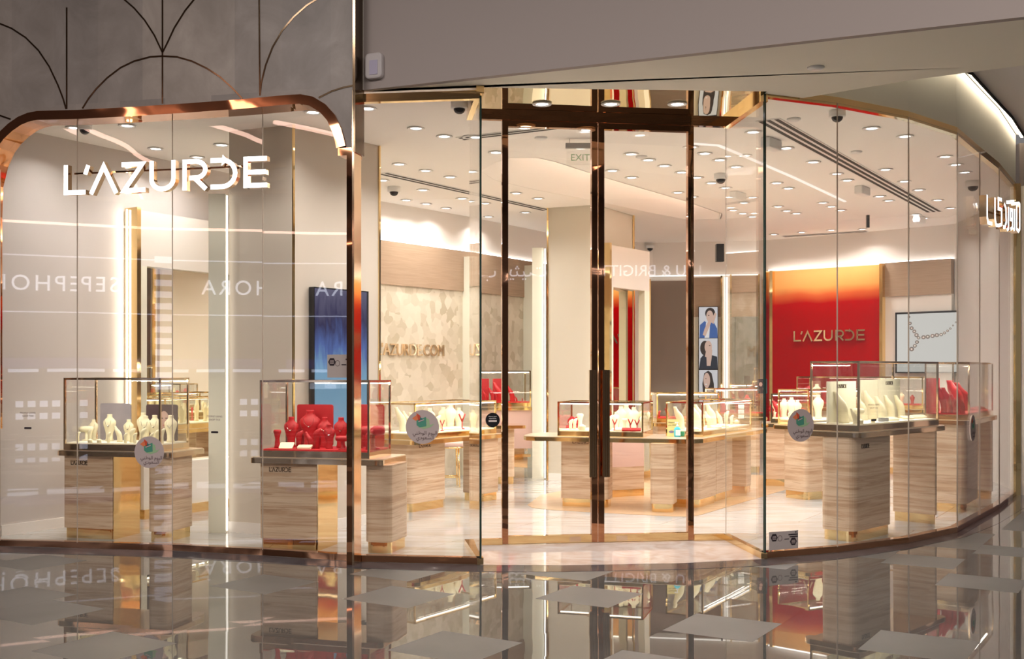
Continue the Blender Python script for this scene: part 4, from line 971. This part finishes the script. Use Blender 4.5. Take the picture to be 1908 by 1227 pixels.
MB().box(-.02, .76, .0, .48, .42, .95).build('counter_body', M['pink'], br)
MB().box(.05, .70, .05, .45, .004, .42).build('plinth', M['mirror'], br)
MB().box(.0, .74, .02, .46, .30, .34).build('base_band', M['gold'], br)
# pink backed counter under the middle ring
r = thing('service_counter', 'pink lacquer counter front over travertine under the middle showcases', 'counter', (1.02, 12.95, 0), .45)
MB().box(0, .62, 0, .05, .36, .72).build('pink_panel', M['pink'], r); MB().box(0, .62, 0, .05, .09, .36).build('stone_panel', M['travertine'], r); MB().box(0, .62, .002, .048, .008, .09).build('kick_plate', M['gold'], r)
# stools behind the low left showcase
def stool(x, y, label):
    r = thing('stool', label, 'stool', (x, y, 0), .2, 'pink cushioned stools')
    MB().lathe([(.02, .52), (.17, .52), (.185, .545), (.18, .585), (.12, .60), (.02, .602)], 28).build('seat', M['pink'], r)
    MB().lathe([(.02, .50), (.17, .50), (.17, .52), (.02, .52)], 28).build('seat_frame', M['gold'], r)
    for k in range(4):
        a = PI/4+k*PI/2; MB().tube((.13*math.cos(a), .13*math.sin(a), .50), (.15*math.cos(a), .15*math.sin(a), .004), .011, 8).build('leg', M['gold'], r)
    MB().path([(.145*math.cos(PI/4+k*PI/2), .145*math.sin(PI/4+k*PI/2), .13) for k in range(4)], .008, 8, 0, True).build('foot_rail', M['gold'], r)
stool(dx(839, 14.3), 14.3, 'pink round stool with gold legs between two travertine legs of the low cream showcase')

# display panels inside cases
def panel(pa, pb, z0, z1, m, label, name='display_panel', r=.02, t=.012, cat='display panel'):
    L = math.hypot(pb[0]-pa[0], pb[1]-pa[1]); root = thing(name, label, cat); place(root, pa, pb)
    o = MB().prism(rrect(0, L, z0, z1, r), -t/2, t/2).build('board', m, root); o.data.transform(Matrix.Rotation(PI/2, 4, 'X'))
    return root, L
def inpt(case_o, deg, D, px, t):
    rot = math.radians(deg); a = tri(case_o, 0, D*t, rot); b = tri(case_o, 1, D*t, rot); s, _, Y = onwall(a, b, px, 0); return tri(a, s, 0, rot), Y
def casepanel(o, deg, D, t, px0, px1, topy, zb, m, label, **k):
    a, Ya = inpt(o, deg, D, px0, t); b, Yb = inpt(o, deg, D, px1, t); return panel(a, b, zb, EYE+(HZ-topy)*(Ya+Yb)/2/F, m, label, **k)
greycard = noisemat('grey_photo_card', [(.3, (.22, .20, .24)), (.7, (.42, .37, .40))], (1, 1, 1.5), 2, 4, .3)
casepanel((-4.02, 9.91), -14.7, .47, .88, 187.5, 244.5, 751, .857, greycard, 'grey shaded photo card with rounded corners behind the cream busts under the sign')
pr, L_ = casepanel((-4.02, 9.91), -14.7, .47, .88, 273, 331, 753, .857, mat('dark_hair_print', (.085, .05, .055), .3), 'dark photo card of a woman face behind the cream busts under the sign')
zc = 1.08
face = mat('face_print', (.50, .33, .29), .4); dark = mat('dark_print', (.03, .02, .025), .4); whitec = mat('white_print', (.75, .74, .74), .4); lip = mat('lip_print', (.5, .15, .13), .4)
def ell(cx, cz, rx, rz, n=24, a0=0, a1=360): return [(cx+rx*math.cos(math.radians(a0+(a1-a0)*i/n)), cz+rz*math.sin(math.radians(a0+(a1-a0)*i/n))) for i in range(n)]
def printed(parent, name, pts, m, y=-.0075): return MB().xzplate(pts, y, y+.001).build(name, m, parent)
printed(pr, 'face_print', ell(.185, 1.045, .052, .085), face)
printed(pr, 'eye_print', ell(.165, 1.065, .013, .005), dark, -.0085); printed(pr, 'eye_print', ell(.21, 1.065, .012, .005), dark, -.0085); printed(pr, 'lip_print', ell(.188, 1.0, .014, .006), lip, -.0085)
for i, (a, b) in enumerate(((554, 621), (650, 716))):
    casepanel((-2.12, 9.29), -14.6, .50, .88, a, b, 753, .845, M['red'], f'rounded red velvet panel in the red window showcase, {("farther from", "beside")[i]} the bronze post')
pc = mat('cream_card', (.86, .81, .62), .6)
for i, (a, b, ty, t) in enumerate(((1541, 1594, 710, .60), (1603, 1634, 707, .95), (1635, 1676, 706, .95))):
    q, L_ = casepanel((3.02, 9.62), 46, .47, t, a, b, ty, 1.035, pc, f'cream display board in the tall cream window showcase, {ORD[i]} from the entrance', r=.006)
    if i != 1: 
        Yq = 10.1+.2*i; wordmark_one(q, .035, .16, EYE+(HZ-ty)*(10.05+.22*i)/F-.06, -.010, -.007, M['darkgold'], L_*.5-.08)
casepanel((4.80, 11.6), 58, .45, .9, 1727, 1750, 704, 1.05, M['red'], 'red display board at the end of the far red window showcase', r=.006)
for i, (a, b) in enumerate(((894, 911), (918, 935))):
    casepanel((-.47, 15.25), 8, .5, .85, a, b, 705, 1.067, M['red'], f'red display board in the red showcase on the pink counter, {ORD[i]} from the bronze post', r=.006)
# small cards: price stand, dark picture card
def ray(px, py, z): return (EYE-z)*F/(py-HZ)
o = MB().box(-.045, .045, -.012, .012, 0, .035).build('price_tag', M['grey']); a, Ya = inpt((3.02, 9.62), 46, .47, 1646, .15); o.location = (a[0], a[1], 1.035); tag(o, 'small dark grey tag before the cream stands in the tall window showcase', 'price tag')
r = thing('picture_card', 'dark picture card with two pale faces standing on the mixed red and white showcase', 'picture', (dx(1420, 14.5), 14.5, 1.20))
MB().box(-.065, .065, -.004, .004, 0, .19).build('card', mat('dark_card', (.04, .035, .045), .3), r); printed(r, 'face_print', ell(-.02, .12, .022, .028), face, -.006); printed(r, 'face_print', ell(.03, .06, .022, .026), face, -.006)
# white cards and sanitiser by the right centre showcase
Yp = 12.9
for k in range(3):
    o = MB().box(-.035, .035, -.003, .003, 0, .05).build('white_card', M['whitep']); o.location = (dx(1381, 13.35), 13.35, .92+k*.06); tag(o, f'small white card at the end of the sanitizer showcase, {("lowest", "middle", "top")[k]} of three stacked', 'card')
Yb = (EYE-.78)*F/(813-HZ); Xb = dx(1262, Yb)
r = thing('sanitizer_bottle', 'clear blue hand sanitizer pump bottle on the low counter behind the door glass', 'bottle', (Xb, Yb, .78))
blue = mat('blue_gel', (.08, .50, .62), .1)
MB().loft([(0, 0, 0, .034, .024), (0, 0, .01, .037, .026), (0, 0, .085, .036, .026), (0, 0, .10, .026, .02), (0, 0, .108, .013, .013)], 20).build('body', blue, r)
MB().box(-.022, .03, -.028, -.026, .015, .075).build('paper_label', M['whitep'], r)
MB().lathe([(.014, .108), (.014, .125), (.006, .127), (.005, .15), (.001, .15)], 14).box(-.03, .012, -.008, .008, .148, .16).build('pump', M['whitep'], r)
Ys = Yb+.03
r = thing('counter_notice', 'yellow upright notice standing behind the sanitizer bottle', 'notice', (dx(1256, Ys+.04), Ys+.04, .78))
MB().box(-.075, .055, -.002, .002, 0, .185).build('board', mat('yellow_card', (.80, .68, .28), .5), r)
textmesh('notice_text', 'Please keep', .022, dark, r, .0005, 'CENTER', (-.01, -.003, .145)); textmesh('notice_text', 'your distance', .02, dark, r, .0005, 'CENTER', (-.01, -.003, .118))
printed(r, 'hand_print', ell(-.03, .05, .03, .014), mat('hand_print_m', (.25, .2, .3), .5), -.004)

# ------------------------------------------------------------------ screens
tvA, tvB = A1, A2
u = Vector((A2[0]-A1[0], A2[1]-A1[1])).normalized(); n_ = Vector((u.y, -u.x))
t0 = (A1[0]+n_.x*.05, A1[1]+n_.y*.05); t1 = (A2[0]+n_.x*.05, A2[1]+n_.y*.05)
s0, z1, _ = onwall(t0, t1, 582, 534); s1, z1b, _ = onwall(t0, t1, 684, 543)
r = thing('wall_screen', 'tall blue video screen on the cream column face behind the bronze post', 'television'); place(r, t0, t1)
MB().box(s0, s1, -.02, .045, .93, z1).build('housing', M['black'], r)
m, t, N, L, b = nt('blue_video'); N.clear(); out = N.new('ShaderNodeOutputMaterial'); e = N.new('ShaderNodeEmission'); tc = N.new('ShaderNodeTexCoord'); mp = N.new('ShaderNodeMapping'); mp.inputs['Scale'].default_value = (6, 1, 1.3)
no = N.new('ShaderNodeTexNoise'); no.inputs['Scale'].default_value = 2.2; no.inputs['Detail'].default_value = 5; no.inputs['Distortion'].default_value = 1
sp = N.new('ShaderNodeSeparateXYZ'); mr = N.new('ShaderNodeMapRange'); mr.inputs['From Min'].default_value = .9; mr.inputs['From Max'].default_value = 2.35
ad = N.new('ShaderNodeMath'); ad.operation = 'MULTIPLY_ADD'; ad.inputs[1].default_value = .35
rp = ramp(N, [(.12, (.25, .42, .58)), (.40, (.20, .36, .52)), (.55, (.10, .15, .38)), (.75, (.05, .045, .10)), (.95, (.13, .12, .19))])
L.new(tc.outputs['Object'], mp.inputs[0]); L.new(mp.outputs[0], no.inputs['Vector']); L.new(tc.outputs['Object'], sp.inputs[0]); L.new(sp.outputs[2], mr.inputs[0]); L.new(no.outputs['Fac'], ad.inputs[0]); L.new(mr.outputs[0], ad.inputs[2])
sub = N.new('ShaderNodeMath'); sub.operation = 'SUBTRACT'; sub.inputs[1].default_value = .17; L.new(ad.outputs[0], sub.inputs[0]); L.new(sub.outputs[0], rp.inputs[0]); L.new(rp.outputs[0], e.inputs[0]); L.new(e.outputs[0], out.inputs[0])
MB().box(s0+.01, s1-.03, -.024, -.0205, .95, z1-.012).build('screen', m, r)
# necklace television
wa, wb = bk(1655), bk(1786); nn = Vector((wa[1]-wb[1], wb[0]-wa[0])).normalized()
ta = (wa[0]-nn.x*.16, wa[1]-nn.y*.16); tb = (wb[0]-nn.x*.16, wb[1]-nn.y*.16)
s0, z1, Yt = onwall(ta, tb, 1668, 582); s1 = onwall(ta, tb, 1785, 579)[0]; zb_ = EYE+(690-690)*Yt/F-.02
r = thing('wall_screen', 'black framed screen showing a diamond necklace beside the red wall', 'television'); place(r, ta, tb)
MB().box(s0, s1, 0, .05, zb_-.02, z1).build('frame', M['black'], r)
scr = emit('pale_screen', (.70, .68, .64), 1.0); MB().box(s0+.03, s1-.01, -.004, 0, zb_, z1-.03).build('screen', scr, r)
beads = [(1694,590,3),(1696,602,4),(1699,611,4.5),(1704,617,4.5),(1708,624,5),(1712,629,4),(1721,628,5),(1729,627,5),(1738,625.5,5),(1746,624,5),(1754,623,4),(1760,620,3.5),(1766,616,3),(1771,612,2.6),(1776,606,2.2),(1781,600,2),(1784,594,2),(1709,637,4.5),(1705,644,4.5),(1699,650,5.5)]
mb = MB()
for bx_, by_, br_ in beads:
    s_, z_, Y_ = onwall(ta, tb, bx_, by_); rr = br_*.7*Y_/F*1.1
    mb.xzplate(ell(s_, z_, rr*1.1, rr, 12), -.008, -.005)
    mb.xzplate(ell(s_, z_, rr*.45, rr*.4, 8), -.010, -.008, 1)
mb.build('necklace_image', [mat('screen_grey_gem', (.22, .21, .2), .4), M['whitep']], r)
# portraits
wa, wb = bk(1291), bk(1343); nn = Vector((wa[1]-wb[1], wb[0]-wa[0])).normalized()
ta = (wa[0]-nn.x*.14, wa[1]-nn.y*.14); tb = (wb[0]-nn.x*.14, wb[1]-nn.y*.14)
def E(n, c, s=1.0): return emit(n, c, s)
eskin = E('lit_skin', (.62, .42, .34)); ehair = E('lit_dark_hair', (.06, .045, .04)); edenim = E('lit_denim', (.08, .14, .35)); ebg = E('lit_backdrop', (.62, .60, .62)); eblack = E('lit_black_clothes', (.05, .05, .06)); ewh = E('lit_white_shirt', (.75, .7, .68))
for k, (y0, y1) in enumerate(((572, 629), (630, 687), (689, 740))):
    s0, zt_, _ = onwall(ta, tb, 1302.5, y0); s1, zb2, _ = onwall(ta, tb, 1337, y1)
    r = thing('portrait_screen', ['lit screen of a short-haired woman in a denim jacket, top of the three portraits', 'lit screen of a woman in black touching her chin, middle of the three portraits', 'lit screen of a smiling long-haired woman, lowest of the three portraits'][k], 'screen', group='portrait screens'); place(r, ta, tb)
    w_ = s1-s0; h_ = zt_-zb2; X_ = lambda u_: s0+u_*w_; Z_ = lambda v_: zb2+v_*h_
    MB().box(s0-.01, s1+.01, 0, .03, zb2-.01, zt_+.01).build('housing', M['black'], r); MB().box(s0, s1, -.003, 0, zb2, zt_).build('screen', ebg, r)
    pp = lambda nm, pts, m_, y_: MB().xzplate([(X_(a), Z_(b_)) for a, b_ in pts], y_, y_+.001).build(nm, m_, r)
    if k == 0:
        pp('denim_jacket', [(.02, 0), (.05, .42), (.30, .55), (.5, .45), (.78, .52), (.98, .3), (1, 0)], edenim, -.005); pp('shirt', [(.3, 0), (.38, .5), (.6, .5), (.55, 0)], ewh, -.006)
        pp('hair', ell(.60, .80, .27, .18), ehair, -.006); pp('face', ell(.58, .70, .19, .19), eskin, -.0075); pp('hand', [(.2, .1), (.3, .3), (.5, .55), (.62, .62), (.66, .5), (.45, .2), (.35, .05)], eskin, -.009)
        pp('hand', [(.62, .52), (.85, .82), (.95, .78), (.78, .45)], eskin, -.009); pp('eye', ell(.52, .73, .04, .012), ehair, -.0095)
    elif k == 1:
        pp('black_top', [(0, 0), (.08, .35), (.3, .5), (.7, .45), (.98, .4), (1, 0)], eblack, -.005); pp('hair', ell(.32, .68, .26, .24), ehair, -.006); pp('face', ell(.5, .72, .2, .2), eskin, -.0075)
        pp('neck', [(.32, .4), (.38, .6), (.6, .58), (.62, .35)], eskin, -.0075); pp('hand', [(.42, .1), (.4, .45), (.6, .68), (.72, .62), (.68, .35), (.62, .1)], eskin, -.009); pp('eye', ell(.58, .76, .035, .012), ehair, -.0095)
    else:
        pp('long_hair', [(.22, 0), (.18, .5), (.28, .88), (.5, .98), (.68, .88), (.80, .5), (.82, .1), (.6, .2), (.4, .1)], ehair, -.006); pp('face', ell(.42, .62, .18, .28), eskin, -.0075); pp('shoulders', [(.1, 0), (.3, .2), (.6, .25), (.9, .12), (.95, 0)], eskin, -.0085)
        pp('smile', ell(.38, .48, .06, .02), ewh, -.009); pp('eye', ell(.37, .68, .03, .015), ehair, -.009)
# ------------------------------------------------------------------ shop signs
gA, gB = (dx(126, 9.20), 9.20), (dx(504, 8.80), 8.80)
r = thing('storefront_sign', "white lit L'AZURDE letters with gold sides across the windows under the arch", 'sign'); place(r, gA, gB)
Ls = math.hypot(gB[0]-gA[0], gB[1]-gA[1]); zb_ = 2.950
wordmark(r, .248, Ls, zb_, -.055, .0, [M['sign'], M['brass']])
s0 = onwall(gA, gB, 138, 325)[0]; s1 = onwall(gA, gB, 462, 307)[0]
MB().box(s0, s1, .002, .016, zb_+.178, zb_+.192).build('mounting_bar', M['bronze'], r)
aA, aB = (4.62, 10.93), (5.30, 11.69)
r = thing('storefront_sign', 'white lit arabic letters with gold sides at the end of the curved glazing', 'sign'); place(r, aA, aB)
Lr = math.hypot(aB[0]-aA[0], aB[1]-aA[1]); AR = [
 [(.02, .30), (.02, .04), (.06, 0), (.22, 0)][::-1] and [(.02, .27), (.02, .06), (.05, .0), (.20, 0)],
 [(.30, .27), (.30, .06), (.34, .0), (.42, 0)],
 [(.55, .27), (.42, .27), (.42, .17), (.54, .17), (.54, .02), (.42, .0)],
 [(.64, .24), (.70, .20), (.72, .06), (.66, 0), (.60, 0)],
 [(.80, .22), (.80, .0), (.74, -.02)], [(.93, .10), (.88, .10), (.88, .20), (.96, .20), (.96, .02), (.88, 0)],
 [(1.04, .22), (1.04, .02), (1.0, 0)], [(1.12, .30), (1.12, .02), (1.19, .0), (1.24, .03), (1.24, .30)]]
for st in AR: MB().stroke([(p[0]*Lr/1.26, 2.96+p[1]) for p in st], .034, -.07, 0).build('letter', [M['sign'], M['brass']], r, fix=False)
MB().box(.80, .83, -.07, 0, 3.24, 3.27).box(.83+.14, .86+.14, -.07, 0, 3.24, 3.27).build('letter_dot', M['sign'], r)
MB().box(.02, Lr-.02, .002, .014, 3.09, 3.105).build('mounting_bar', M['brass'], r)

# ------------------------------------------------------------------ stickers on the glass
def onglass(a, b, px, py, front=.012):
    u = Vector((b[0]-a[0], b[1]-a[1])).normalized(); n = Vector((u.y, -u.x))
    A = (a[0]+n.x*front, a[1]+n.y*front); B = (b[0]+n.x*front, b[1]+n.y*front); s, z, Y = onwall(A, B, px, py); return A, B, s, z
st_bg = mat('lilac_grey_film', (.50, .41, .40), .6); st_red = mat('sticker_red', (.60, .07, .03), .6); st_green = mat('sticker_green', (.07, .28, .20), .6); st_lg = mat('sticker_light_green', (.33, .50, .28), .6); st_or = mat('sticker_orange', (.75, .20, .08), .6); st_teal = mat('sticker_teal', (.03, .16, .17), .6); st_tx = mat('sticker_text', (.16, .11, .11), .6)
def sticker(a, b, px, py, rad, label):
    A, B, s, z = onglass(a, b, px, py); r = thing('round_sticker', label, 'sticker', group='round emblem stickers on the glass'); place(r, A, B)
    MB().xzplate(ell(s, z, rad, rad, 48), 0, .001).build('disc', st_bg, r)
    def q(nm, pts, m, y=-.001): MB().xzplate([(s+x*rad, z+zz*rad) for x, zz in pts], y, y+.0008).build(nm, m, r)
    q('emblem_orange', [(-.62, .50), (-.25, .78), (-.18, .45), (-.30, .30)], st_or); q('emblem_red', [(-.36, .82), (-.12, .66), (-.05, .40), (-.22, .34)], st_red, -.002)
    q('emblem_swoosh', [(-.3, .0), (.1, -.12), (.5, .0), (.72, .2), (.45, .12), (.40, .45), (.15, .58), (.28, .2), (.1, .02)], st_lg); q('emblem_green', [(-.35, .38), (.22, .60), (.24, .05), (-.15, -.02), (-.34, .1)], st_green, -.002); q('emblem_knot', [(-.14, .62), (.06, .42), (-.12, .28)], st_teal, -.003)
    q('emblem_line', [(-.25, .34), (.1, .46), (.12, .41), (-.22, .28)], st_bg, -.004)
    textmesh('sticker_text', AR1, rad*.30, st_tx, r, .0004, 'CENTER', (s+.02, -.002, z-.44*rad)); textmesh('sticker_text', AR2, rad*.30, st_tx, r, .0004, 'CENTER', (s+.02, -.002, z-.72*rad))
# presentation forms, laid left to right as they appear
AR1 = ''.join(chr(c) for c in [0xFEE1, 0xFEEE, 0xFEF4, 0xFEDF, 0xFE8D, 0x20][:5][0:5])
AR1 = '\uFEF2\uFEE8\uFEC1\uFEEE\uFEDF\uFE8D \uFEE1\uFEEE\uFEF4\uFEDF\uFE8D'
AR2 = '\uFEF1\uFEA9\uFEEE\uFECC\uFEB4\uFEDF\uFE8D'
sticker(FLp[3], FLp[4], 278, 842, .132, 'round lilac emblem sticker on the window before the cream showcase under the sign')
sticker(FLp[6], FLp[7], 787, 795, .132, 'round lilac emblem sticker on the narrow pane beside the bronze post')
sticker(FRp[0], FRp[1], 1492, 792, .132, 'round lilac emblem sticker on the first pane of the curved glass')
sticker(FRp[3], FRp[4], 1813, 797, .125, 'foreshortened round emblem sticker at the far end of the curved glass')
A, B, s, z = onglass((-.36, 9.49), (1.90, 9.80), 918, 782)
r = thing('round_sticker', 'small round black sticker with a pale band on the fixed pane beside the door', 'sticker'); place(r, A, B)
MB().xzplate(ell(s, z, .062, .062, 40), 0, .001).build('disc', M['black'], r); MB().box(s-.035, s+.035, -.0015, -.0005, z-.016, z-.001).build('pale_band', mat('sticker_pale', (.7, .62, .6), .6), r)
textmesh('sticker_text', 'How is your', .014, M['whitep'], r, .0003, 'CENTER', (s, -.001, z+.026)); textmesh('sticker_text', 'experience', .014, M['whitep'], r, .0003, 'CENTER', (s, -.001, z+.010))
for a, b, px, py, lab in ((FLp[1], FLp[2], 52, 778, 'small printed notice lines and dark pill on the window below the sign beginning'), (FLp[4], FLp[5], 400, 785, 'small printed notice lines and dark pill between the two flat window showcases'), (FRp[1], FRp[2], 1628, 763, 'small printed notice lines and dark pill on the curved glass before the cream stands')):
    if px == 52: a, b = FLp[2], FLp[3]
    A, B, s, z = onglass(a, b, px, py); r = thing('glass_decal', lab, 'sticker'); place(r, A, B)
    textmesh('notice_text', 'PEOPLE USING', .022, st_tx, r, .0003, 'CENTER', (s, -.001, z+.035)); textmesh('notice_text', 'SHOP TAX', .022, st_tx, r, .0003, 'CENTER', (s, -.001, z+.008))
    MB().xzplate([(s-.03, z-.095), (s+.03, z-.095), (s+.034, z-.088), (s+.03, z-.078), (s-.03, z-.078), (s-.034, z-.088)], -.001, 0).build('pill', dark, r)
def notice(a, b, px0, px1, py0, py1, lab):
    A, B, s0, z0 = onglass(a, b, px0, py1); s1, z1 = onglass(a, b, px1, py0)[2:]; r = thing('notice_sheet', lab, 'notice'); place(r, A, B)
    w = s1-s0; h_ = z1-z0; X = lambda u_: s0+u_*w; Z = lambda v_: z0+v_*h_
    MB().box(s0, s1, -.001, 0, z0, z1).build('sheet', mat('grey_film', (.48, .42, .40), .5), r)
    for cx, cz in ((.17, .68), (.83, .40)):
        printed(r, 'hexagon', [(X(cx)+.034*math.cos(PI/6+k*PI/3-PI/6), Z(cz)+.034*math.sin(k*PI/3)) for k in range(6)], dark, -.003)
        MB().box(X(cx)-.017, X(cx)+.017, -.005, -.003, Z(cz)+.006, Z(cz)+.011).box(X(cx)-.019, X(cx)+.019, -.005, -.003, Z(cz)-.004, Z(cz)+.001).box(X(cx)-.017, X(cx)+.017, -.005, -.003, Z(cz)-.015, Z(cz)-.009).build('hexagon_text', st_bg, r)
    MB().stroke(ell(X(.37), Z(.62), .019, .022, 20)+[(X(.37)+.019, Z(.62))], .004, -.002, -.001, 0, 0).build('ring_mark', st_tx, r)
    MB().box(X(.66), X(.98), -.003, -.002, Z(.76), Z(.82)).box(X(.70), X(.98), -.003, -.002, Z(.64), Z(.70)).box(X(.52), X(.68), -.003, -.002, Z(.54), Z(.58)).box(X(.89), X(.94), -.003, -.002, Z(.88), Z(.94)).build('text_bar', dark, r)
notice(FRp[0], FRp[1], 1433, 1487, 987, 1025, 'grey notice sheet with black hexagons at the foot of the curved glass')
notice(FLp[5], FLp[6], 610, 662, 660, 703, 'grey notice sheet with black hexagons on the pane before the blue screen')

# ------------------------------------------------------------------ opposite side of the mall (seen only as reflections)
ol = Vector((-16.8, -5.6)); d = Vector((.69, .725)).normalized(); side = Vector((d.y, -d.x))  # facing the shop
opp = math.atan2(-side.y, -side.x)
def oppose(center, half, names, label, zsign, size, sub=None):
    pass
blackw = mat('dark_shopfront', (.10, .095, .10), .4); signw = emit('cool_sign_white', (.85, .88, 1), 4.5); coolbar = emit('cool_shelf_light', (.75, .80, 1), 3.0); bluebar = emit('blue_shelf_light', (.25, .25, 1), 3.0)
r0 = empty('opposite_shop', (ol.x, ol.y, 0), math.atan2(d.x, -d.y)*1.0)
r0.rotation_euler = (0, 0, math.atan2(-d.y, -d.x)+PI/2+PI)
tag(r0, 'black and white cosmetics shop across the mall, mirrored in the windows under the sign', 'shop')
# local frame: -y faces our shop
r0.rotation_euler = (0, 0, math.atan2(d.y, d.x)+PI/2)
MB().box(-7, 7, 0, .3, 0, 6.2).build('facade', blackw, r0)
textmesh('sign_letters', 'SEPHORA', .55, signw, r0, .02, 'CENTER', (0, -.1, 3.5), sx=1.0, spacing=1.25)
mb = MB()
for k in range(12): mb.box(-2.95, -2.25, -.06, -.01, 1.0+k*.30, 1.16+k*.30)
mb.build('shelf_lights', coolbar, r0)
mb = MB()
for k in range(5): mb.box(-1.9+k*.9, -1.2+k*.9, -.06, -.01, 1.45, 1.53)
for k in range(8): mb.box(-.6+(k % 4)*.28, -.42+(k % 4)*.28, -.06, -.01, .3+(k//4)*.3, .45+(k//4)*.3)
mb.build('display_lights', coolbar, r0); MB().box(-2, 2.2, -.04, -.01, 1.55, 1.80).build('blue_band', emit('blue_glow', (.2, .2, .9), .5), r0)
MB().box(-4, 4, -.05, -.01, 4.35, 4.38).box(-4, 4, -.05, -.01, 2.95, 2.98).build('light_line', coolbar, r0)
r1 = empty('opposite_shop', (8.3, -9.6, 0), 0); d1 = Vector((-.30, .95)); r1.rotation_euler = (0, 0, math.atan2(d1.y, d1.x)+PI/2)
tag(r1, 'shop across the mall with a white script sign, mirrored in the entrance doors', 'shop')
MB().box(-6, 6, 0, .3, 0, 6.2).build('facade', blackw, r1)
textmesh('sign_letters', 'LOU & BRIGITTE', .42, signw, r1, .02, 'CENTER', (-.9, -.1, 4.05), sx=1.0); textmesh('sign_letters', '\uFE96\uFEF4\uFE9C\uFEF3\uFEAE\uFE91 \uFE8F', .5, signw, r1, .02, 'CENTER', (2.9, -.1, 4.05))
# mall ceiling behind the photographer with wavy coves
struct(MB().box(-22, 22, -14, 5.0, 6.5, 6.6).build('ceiling_7', M['plaster']))
for P0 in ([(-12.0, 1.2), (-12.1, -.65), (-12.5, -2.2), (-13.0, -3.6), (-13.4, -5.1)], [(-8.6, 2.0), (-9.4, .6), (-10.1, -1.3), (-10.3, -3.2), (-11.2, -5.0)], [(-4.5, 1.0), (-5.6, -1), (-6.2, -3), (-7.6, -5)], [(4, 0), (5, -2), (5.4, -4), (6.5, -6)]):
    P = []
    for i in range(len(P0)-1):
        for k in range(4): P.append((P0[i][0]+(P0[i+1][0]-P0[i][0])*k/4+.06*math.sin((i*4+k)*.8), P0[i][1]+(P0[i+1][1]-P0[i][1])*k/4, 6.3))
    mb = MB(); mb.path(P, .05, 6); struct(mb.build('trim_41', M['cove']))
MB().box(-6, 6, -.05, -.01, 5.14, 5.20).build('cove_line', M['cove'], r0)
